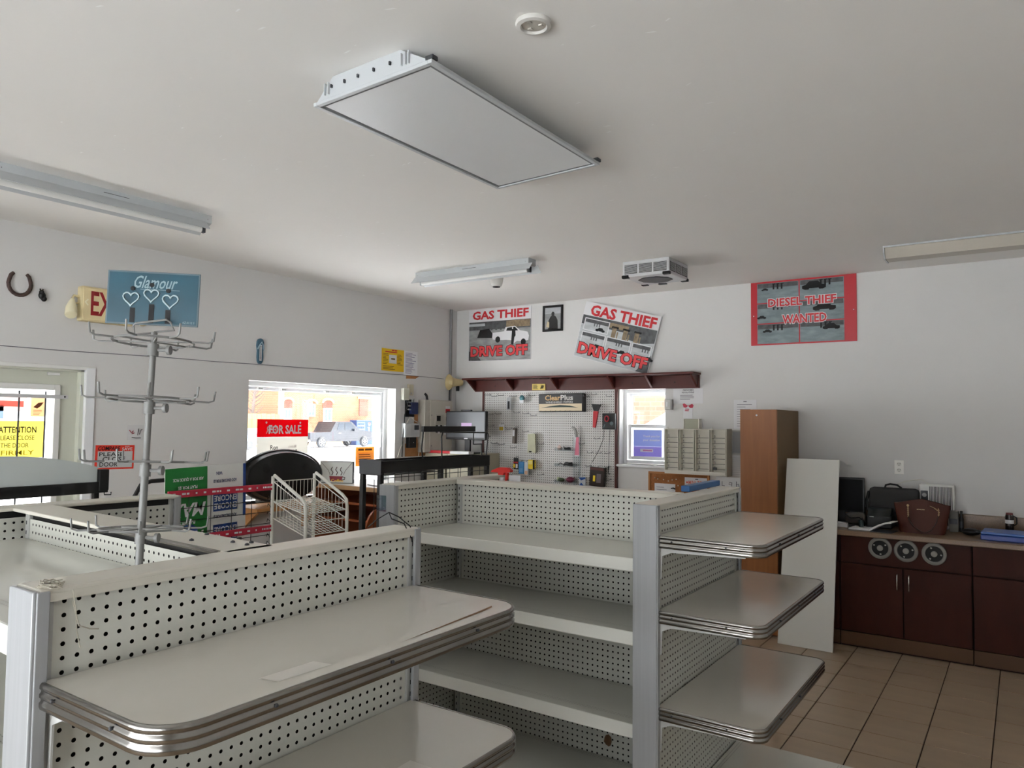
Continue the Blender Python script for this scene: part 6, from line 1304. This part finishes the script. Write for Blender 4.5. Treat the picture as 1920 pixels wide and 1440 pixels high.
bc = thing('blue_case', 'flat blue plastic binder case on the worktop at the right edge', 'case', (-.11, 6.45, Z0), (0, 0, math.radians(-3))); mb = MB(); mb.cbox(-.16, -.13, 0, .19, .13, .04, .006); build(mb, 'lower_shell', mat('royal_blue', (18, 56, 144), .35), bc); mb = MB(); mb.cbox(-.158, -.128, .041, .19, .13, .058, .005); build(mb, 'lid', mat('mid_blue_plastic', (40, 92, 170), .3), bc); mb = MB(); mb.box(-.125, -.1, .0581, -.08, -.085, .0588); build(mb, 'label', PAPER, bc)
jr = thing('dark_jar', 'small dark mug with white label at the back of the worktop', 'mug', (-.108, 6.76, Z0)); mb = MB(); mb.lathe([(.026, 0), (.028, .01), (.028, .135), (.024, .15), (.0, .155)], n=18); build(mb, 'jar', mat('dark_brown_glass', (30, 20, 18), .25), jr, smooth=45); mb = MB(); mb.lathe([(.0283, .085), (.0283, .112)], n=18); build(mb, 'label', PAPER, jr); mb = MB(); mb.tube([(.026, 0, .14), (.045, 0, .13), (.045, 0, .085), (.027, 0, .07)], .005, 6); build(mb, 'handle', BLACK, jr, smooth=50); mb = MB(); mb.lathe([(.024, .151), (.022, .163), (0, .165)], n=16); build(mb, 'lid', mat('maroon_lid', (120, 50, 50), .4), jr)

# ================================================================= CHECKOUT CORNER
CHERRY = mat('cherry_laminate', (150, 80, 44), .42, var=.1, vscale=4, stretch=(1, 6, 6)); CHERRYD = mat('dark_cherry', (84, 40, 28), .5); CTOP = mat('pale_worktop', (206, 202, 196), .4, var=.06, vscale=10)
co = thing('checkout_counter', 'cherry wood checkout counter with open shelves under the shop window', 'counter', (-4.6, 5.1, 0), world=True)
cx0, cx1, cy0, cy1 = -5.50, -3.62, 4.74, 5.42
mb = MB(); mb.cbox(cx0, cy0, 1.065, cx1, cy1, 1.10, .004); build(mb, 'worktop', CTOP, co)
mb = MB(); mb.cbox(cx0, cy0-.006, 1.062, cx1, cy0-.0005, 1.101, .002); build(mb, 'edge_band', mat('maple_edge', (178, 142, 104), .5), co)
mb = MB(); mb.box(cx0, cy1-.03, 0, cx1, cy1-.01, 1.064); build(mb, 'back_panel', CHERRYD, co)
for xx in (cx0, -4.66, cx1-.02): mb = MB(); mb.cbox(xx, cy0+.02, 0, xx+.02, cy1-.031, 1.064, .002); build(mb, 'side_panel', CHERRY, co)
for z in (.95, .80, .55, .1): mb = MB(); mb.cbox(cx0+.02, cy0+.03, z-.02, cx1-.02, cy1-.031, z, .002); build(mb, 'shelf', CHERRY, co)
mb = MB(); pts = [(cy0+.02, .45)]
for i in range(9): a = PI/2*i/8; pts.append((cy0-.12+.14*math.cos(a)*1.0+.0-.02, .70+.25*math.sin(a)))
mb = MB(); arc = [(cy0-.02-.16*math.cos(PI/2*i/8)*1., .62+.30*math.sin(PI/2*i/8)) for i in range(9)]
mb.prism(arc+[(cy0-.005, .92), (cy0-.005, .60)], 'x', -4.66, -4.64); build(mb, 'curved_bracket', CHERRY, co)
# coffee sign
a0 = math.atan2(.135, .30)
cf = thing('coffee_sign', 'white lightbox sign with a steaming red coffee cup on the checkout counter', 'sign', (-5.31, 4.852, 1.101), (0, 0, a0))
mb = MB(); mb.cbox(-.165, -.004, .0, .165, .03, .205, .004); build(mb, 'box', mat('sign_grey_edge', (96, 100, 104), .5), cf)
mb = MB(); mb.rect(-.158, .006, .158, .198, -.005); build(mb, 'face', mat('sign_face', (206, 210, 206), .5), cf, recalc=False)
mb = MB(); mb.poly([(-.07, .065), (-.06, .02), (.05, .02), (.065, .065)], -.0058); build(mb, 'cup_print', mat('cup_red', (128, 24, 40), .5), cf, recalc=False)
mb = MB(); mb.tube([(.06, -.006, .06), (.085, -.006, .055), (.08, -.006, .035), (.055, -.006, .03)], .004, 5); 
for sx in (-.045, 0, .045): mb.tube([(sx, -.006, .075), (sx+.012, -.006, .1), (sx-.008, -.006, .125), (sx+.006, -.006, .15)], .004, 5)
mb.tube([(-.155, -.006, .195), (-.08, -.006, .12), (-.06, -.006, .07)], .0016, 4); mb.tube([(.155, -.006, .195), (.09, -.006, .12), (.07, -.006, .08)], .0016, 4); build(mb, 'steam_print', mat('brown_outline', (80, 62, 56), .6), cf)
mb = MB(); mb.text('Coffee', -.05, .012, .07, .038, -.0066); build(mb, 'lettering', mat('gold_yellow', (232, 190, 60), .5), cf, recalc=False)
# oval black tub
ov = thing('oval_tub', 'large black oval plastic tub standing on edge on the window ledge', 'tub', (XL+.20, 4.28, .974), (0, math.radians(0), math.radians(82)))
TUB = mat('black_tub', (20, 19, 18), .35)
mb = MB(); mb.lathe([(.0, -.035), (.18, -.035), (.205, -.022), (.218, .02), (.224, .05), (.232, .055), (.236, .045), (.230, .03)], (0, 0, .225), 'y', 40, sx=1.72, sy=.985); build(mb, 'shell', TUB, ov, smooth=40)
mb = MB(); mb.tube([(1.72*.236*math.cos(2*PI*i/40), .05, .225+.985*.225*math.sin(2*PI*i/40)) for i in range(40)], .010, 6, closed=True); build(mb, 'rim', mat('dull_silver_rim', (116, 118, 122), .4, metal=.5), ov, smooth=50)
mb = MB()
for sx in (-.2, .2): mb.lathe([(.03, -.035), (.034, -.041), (.028, -.043), (0, -.041)], (sx, 0, .30), 'y', 16)
build(mb, 'embossed_rings', TUB, ov, smooth=40)
mb = MB(); mb.cbox(XL, 3.9, .918, XL+.34, 4.72, .954, .003); o = build(mb, 'wooden_ledge', OAK, loc=(XL+.17, 4.3, .936)); tag(o, 'wooden ledge below the shop window under the black tub', 'ledge')
for yy in (3.95, 4.64):
    mb = MB(); mb.prism([(XL+.001, .917), (XL+.28, .917), (XL+.001, .70)], 'y', yy, yy+.025); build(mb, 'ledge_bracket', OAK, o)
# odds on the checkout counter
t = thing('paper_sheets', 'loose white papers spread on the checkout counter', 'papers', (-4.2, 5.0, 1.1005)); mb = MB(); mb.box(-.25, -.15, 0, -.04, .13, .002); build(mb, 'sheet', PAPER, t); mb = MB(); mb.box(.0, -.18, 0, .22, .1, .002); build(mb, 'sheet', PAPER, t)
t = thing('card_tray', 'dark tray with yellow and grey packets on the checkout counter', 'tray', (-3.98, 5.12, 1.1005)); mb = MB(); mb.cbox(-.16, -.07, .0, .2, .07, .03, .004); build(mb, 'tray', DKGREY, t)
for k, (m_, x) in enumerate(((YEL, -.12), (mat('slate_pack', (96, 104, 120), .5), -.03), (BLACK, .07), (WIREG, .15))): mb = MB(); mb.cbox(x-.035, -.05, .031, x+.035, .05, .075, .004); build(mb, 'packet', m_, t)
mb = MB(); mb.tube([(-4.95, 4.9, 1.106), (-4.8, 4.82, 1.108), (-4.65, 4.85, 1.106), (-4.5, 4.78, 1.106)], .005, 6); o = build(mb, 'counter_lead', BLACK, loc=(-4.7, 4.85, 1.101)); tag(o, 'black lead lying across the checkout counter', 'cable')
# filing cabinets and monitor
FC = mat('beige_steel', (176, 170, 148), .45)
for k, (a, b, lab) in enumerate(((-5.50, -5.19, 'beige filing cabinet under the monitor, by the corner'), (-5.185, -4.875, 'beige filing cabinet nearer the wall pegboard'))):
    t = thing('filing_cabinet', lab, 'filing cabinet', ((a+b)/2, 6.57, 0), world=True)
    mb = MB(); mb.cbox(a, 6.32, 0, b, 6.868, 1.335, .004); build(mb, 'body', FC, t)
    for i in range(4):
        mb = MB(); mb.cbox(a+.012, 6.302, .04+i*.322, b-.012, 6.319, .35+i*.322, .004); d_ = build(mb, 'drawer', FC, t)
        mb = MB(); mb.cbox((a+b)/2-.06, 6.288, .22+i*.322, (a+b)/2+.06, 6.301, .245+i*.322, .004); build(mb, 'handle', DKGREY, d_)
t = thing('red_white_box', 'flat red and white box on the filing cabinets', 'box', (-5.16, 6.36, 1.3355)); mb = MB(); mb.cbox(-.30, -.03, 0, .0, .06, .028, .002); build(mb, 'red_half', mat('box_red', (200, 30, 44), .5), t); mb = MB(); mb.cbox(.001, -.03, 0, .26, .06, .028, .002); build(mb, 'white_half', PAPER, t)
mo = thing('desk_monitor', 'grey flat monitor with a violet note standing on the filing cabinets', 'monitor', (-5.07, 6.55, 1.3355), (0, 0, 0))
mb = MB(); mb.cbox(-.28, -.06, .15, .27, -.01, .465, .006); build(mb, 'screen_case', BLACK, mo)
mb = MB(); mb.rect(-.268, .175, .258, .452, -.0612); build(mb, 'screen', mat('grey_lit_screen', (84, 86, 90), .3), mo, recalc=False)
mb = MB(); mb.rect(-.06, .265, .085, .335, -.0622); build(mb, 'note', mat('violet_note', (206, 176, 214), .6), mo, recalc=False)
mb = MB(); mb.rect(-.02, .158, .03, .168, -.0615); build(mb, 'badge', PAPER, mo, recalc=False)
mb = MB(); mb.cbox(-.035, -.03, .01, .035, .0, .2, .004); build(mb, 'stand_neck', BLACK, mo); mb = MB(); mb.cbox(-.12, -.10, 0, .12, .06, .012, .004); build(mb, 'stand_base', DKGREY, mo)
mb = MB(); mb.cbox(-.08, -.05, .465, .06, -.02, .48, .004); build(mb, 'webcam', DKGREY, mo)
# small blue crate on the floor beyond the right end shelving
cw = thing('wire_holder', 'small dark blue wire holder on the floor behind the right end shelving', 'holder', (-1.40, 4.97, 0))
mb = MB(); NVW = mat('navy_wire', (24, 30, 60), .4)
for (p_, q_) in (((-.05, 0, 0), (-.05, 0, .16)), ((.05, 0, 0), (.05, 0, .16)), ((-.05, 0, .16), (.07, 0, .17)), ((-.05, 0, 0), (.05, 0, 0)), ((-.05, 0, .02), (.05, 0, .15)), ((-.03, .03, .16), (.03, .03, 0)), ((-.05, .08, 0), (-.05, .08, .12)), ((.05, .08, 0), (.05, .08, .12)), ((-.05, .08, 0), (.05, .08, 0)), ((-.05, 0, 0), (-.05, .08, 0)), ((.05, 0, 0), (.05, .08, 0)), ((-.05, .08, .12), (.05, .08, .12))): mb.tube([p_, q_], .004, 5)
build(mb, 'wire_frame', NVW, cw)
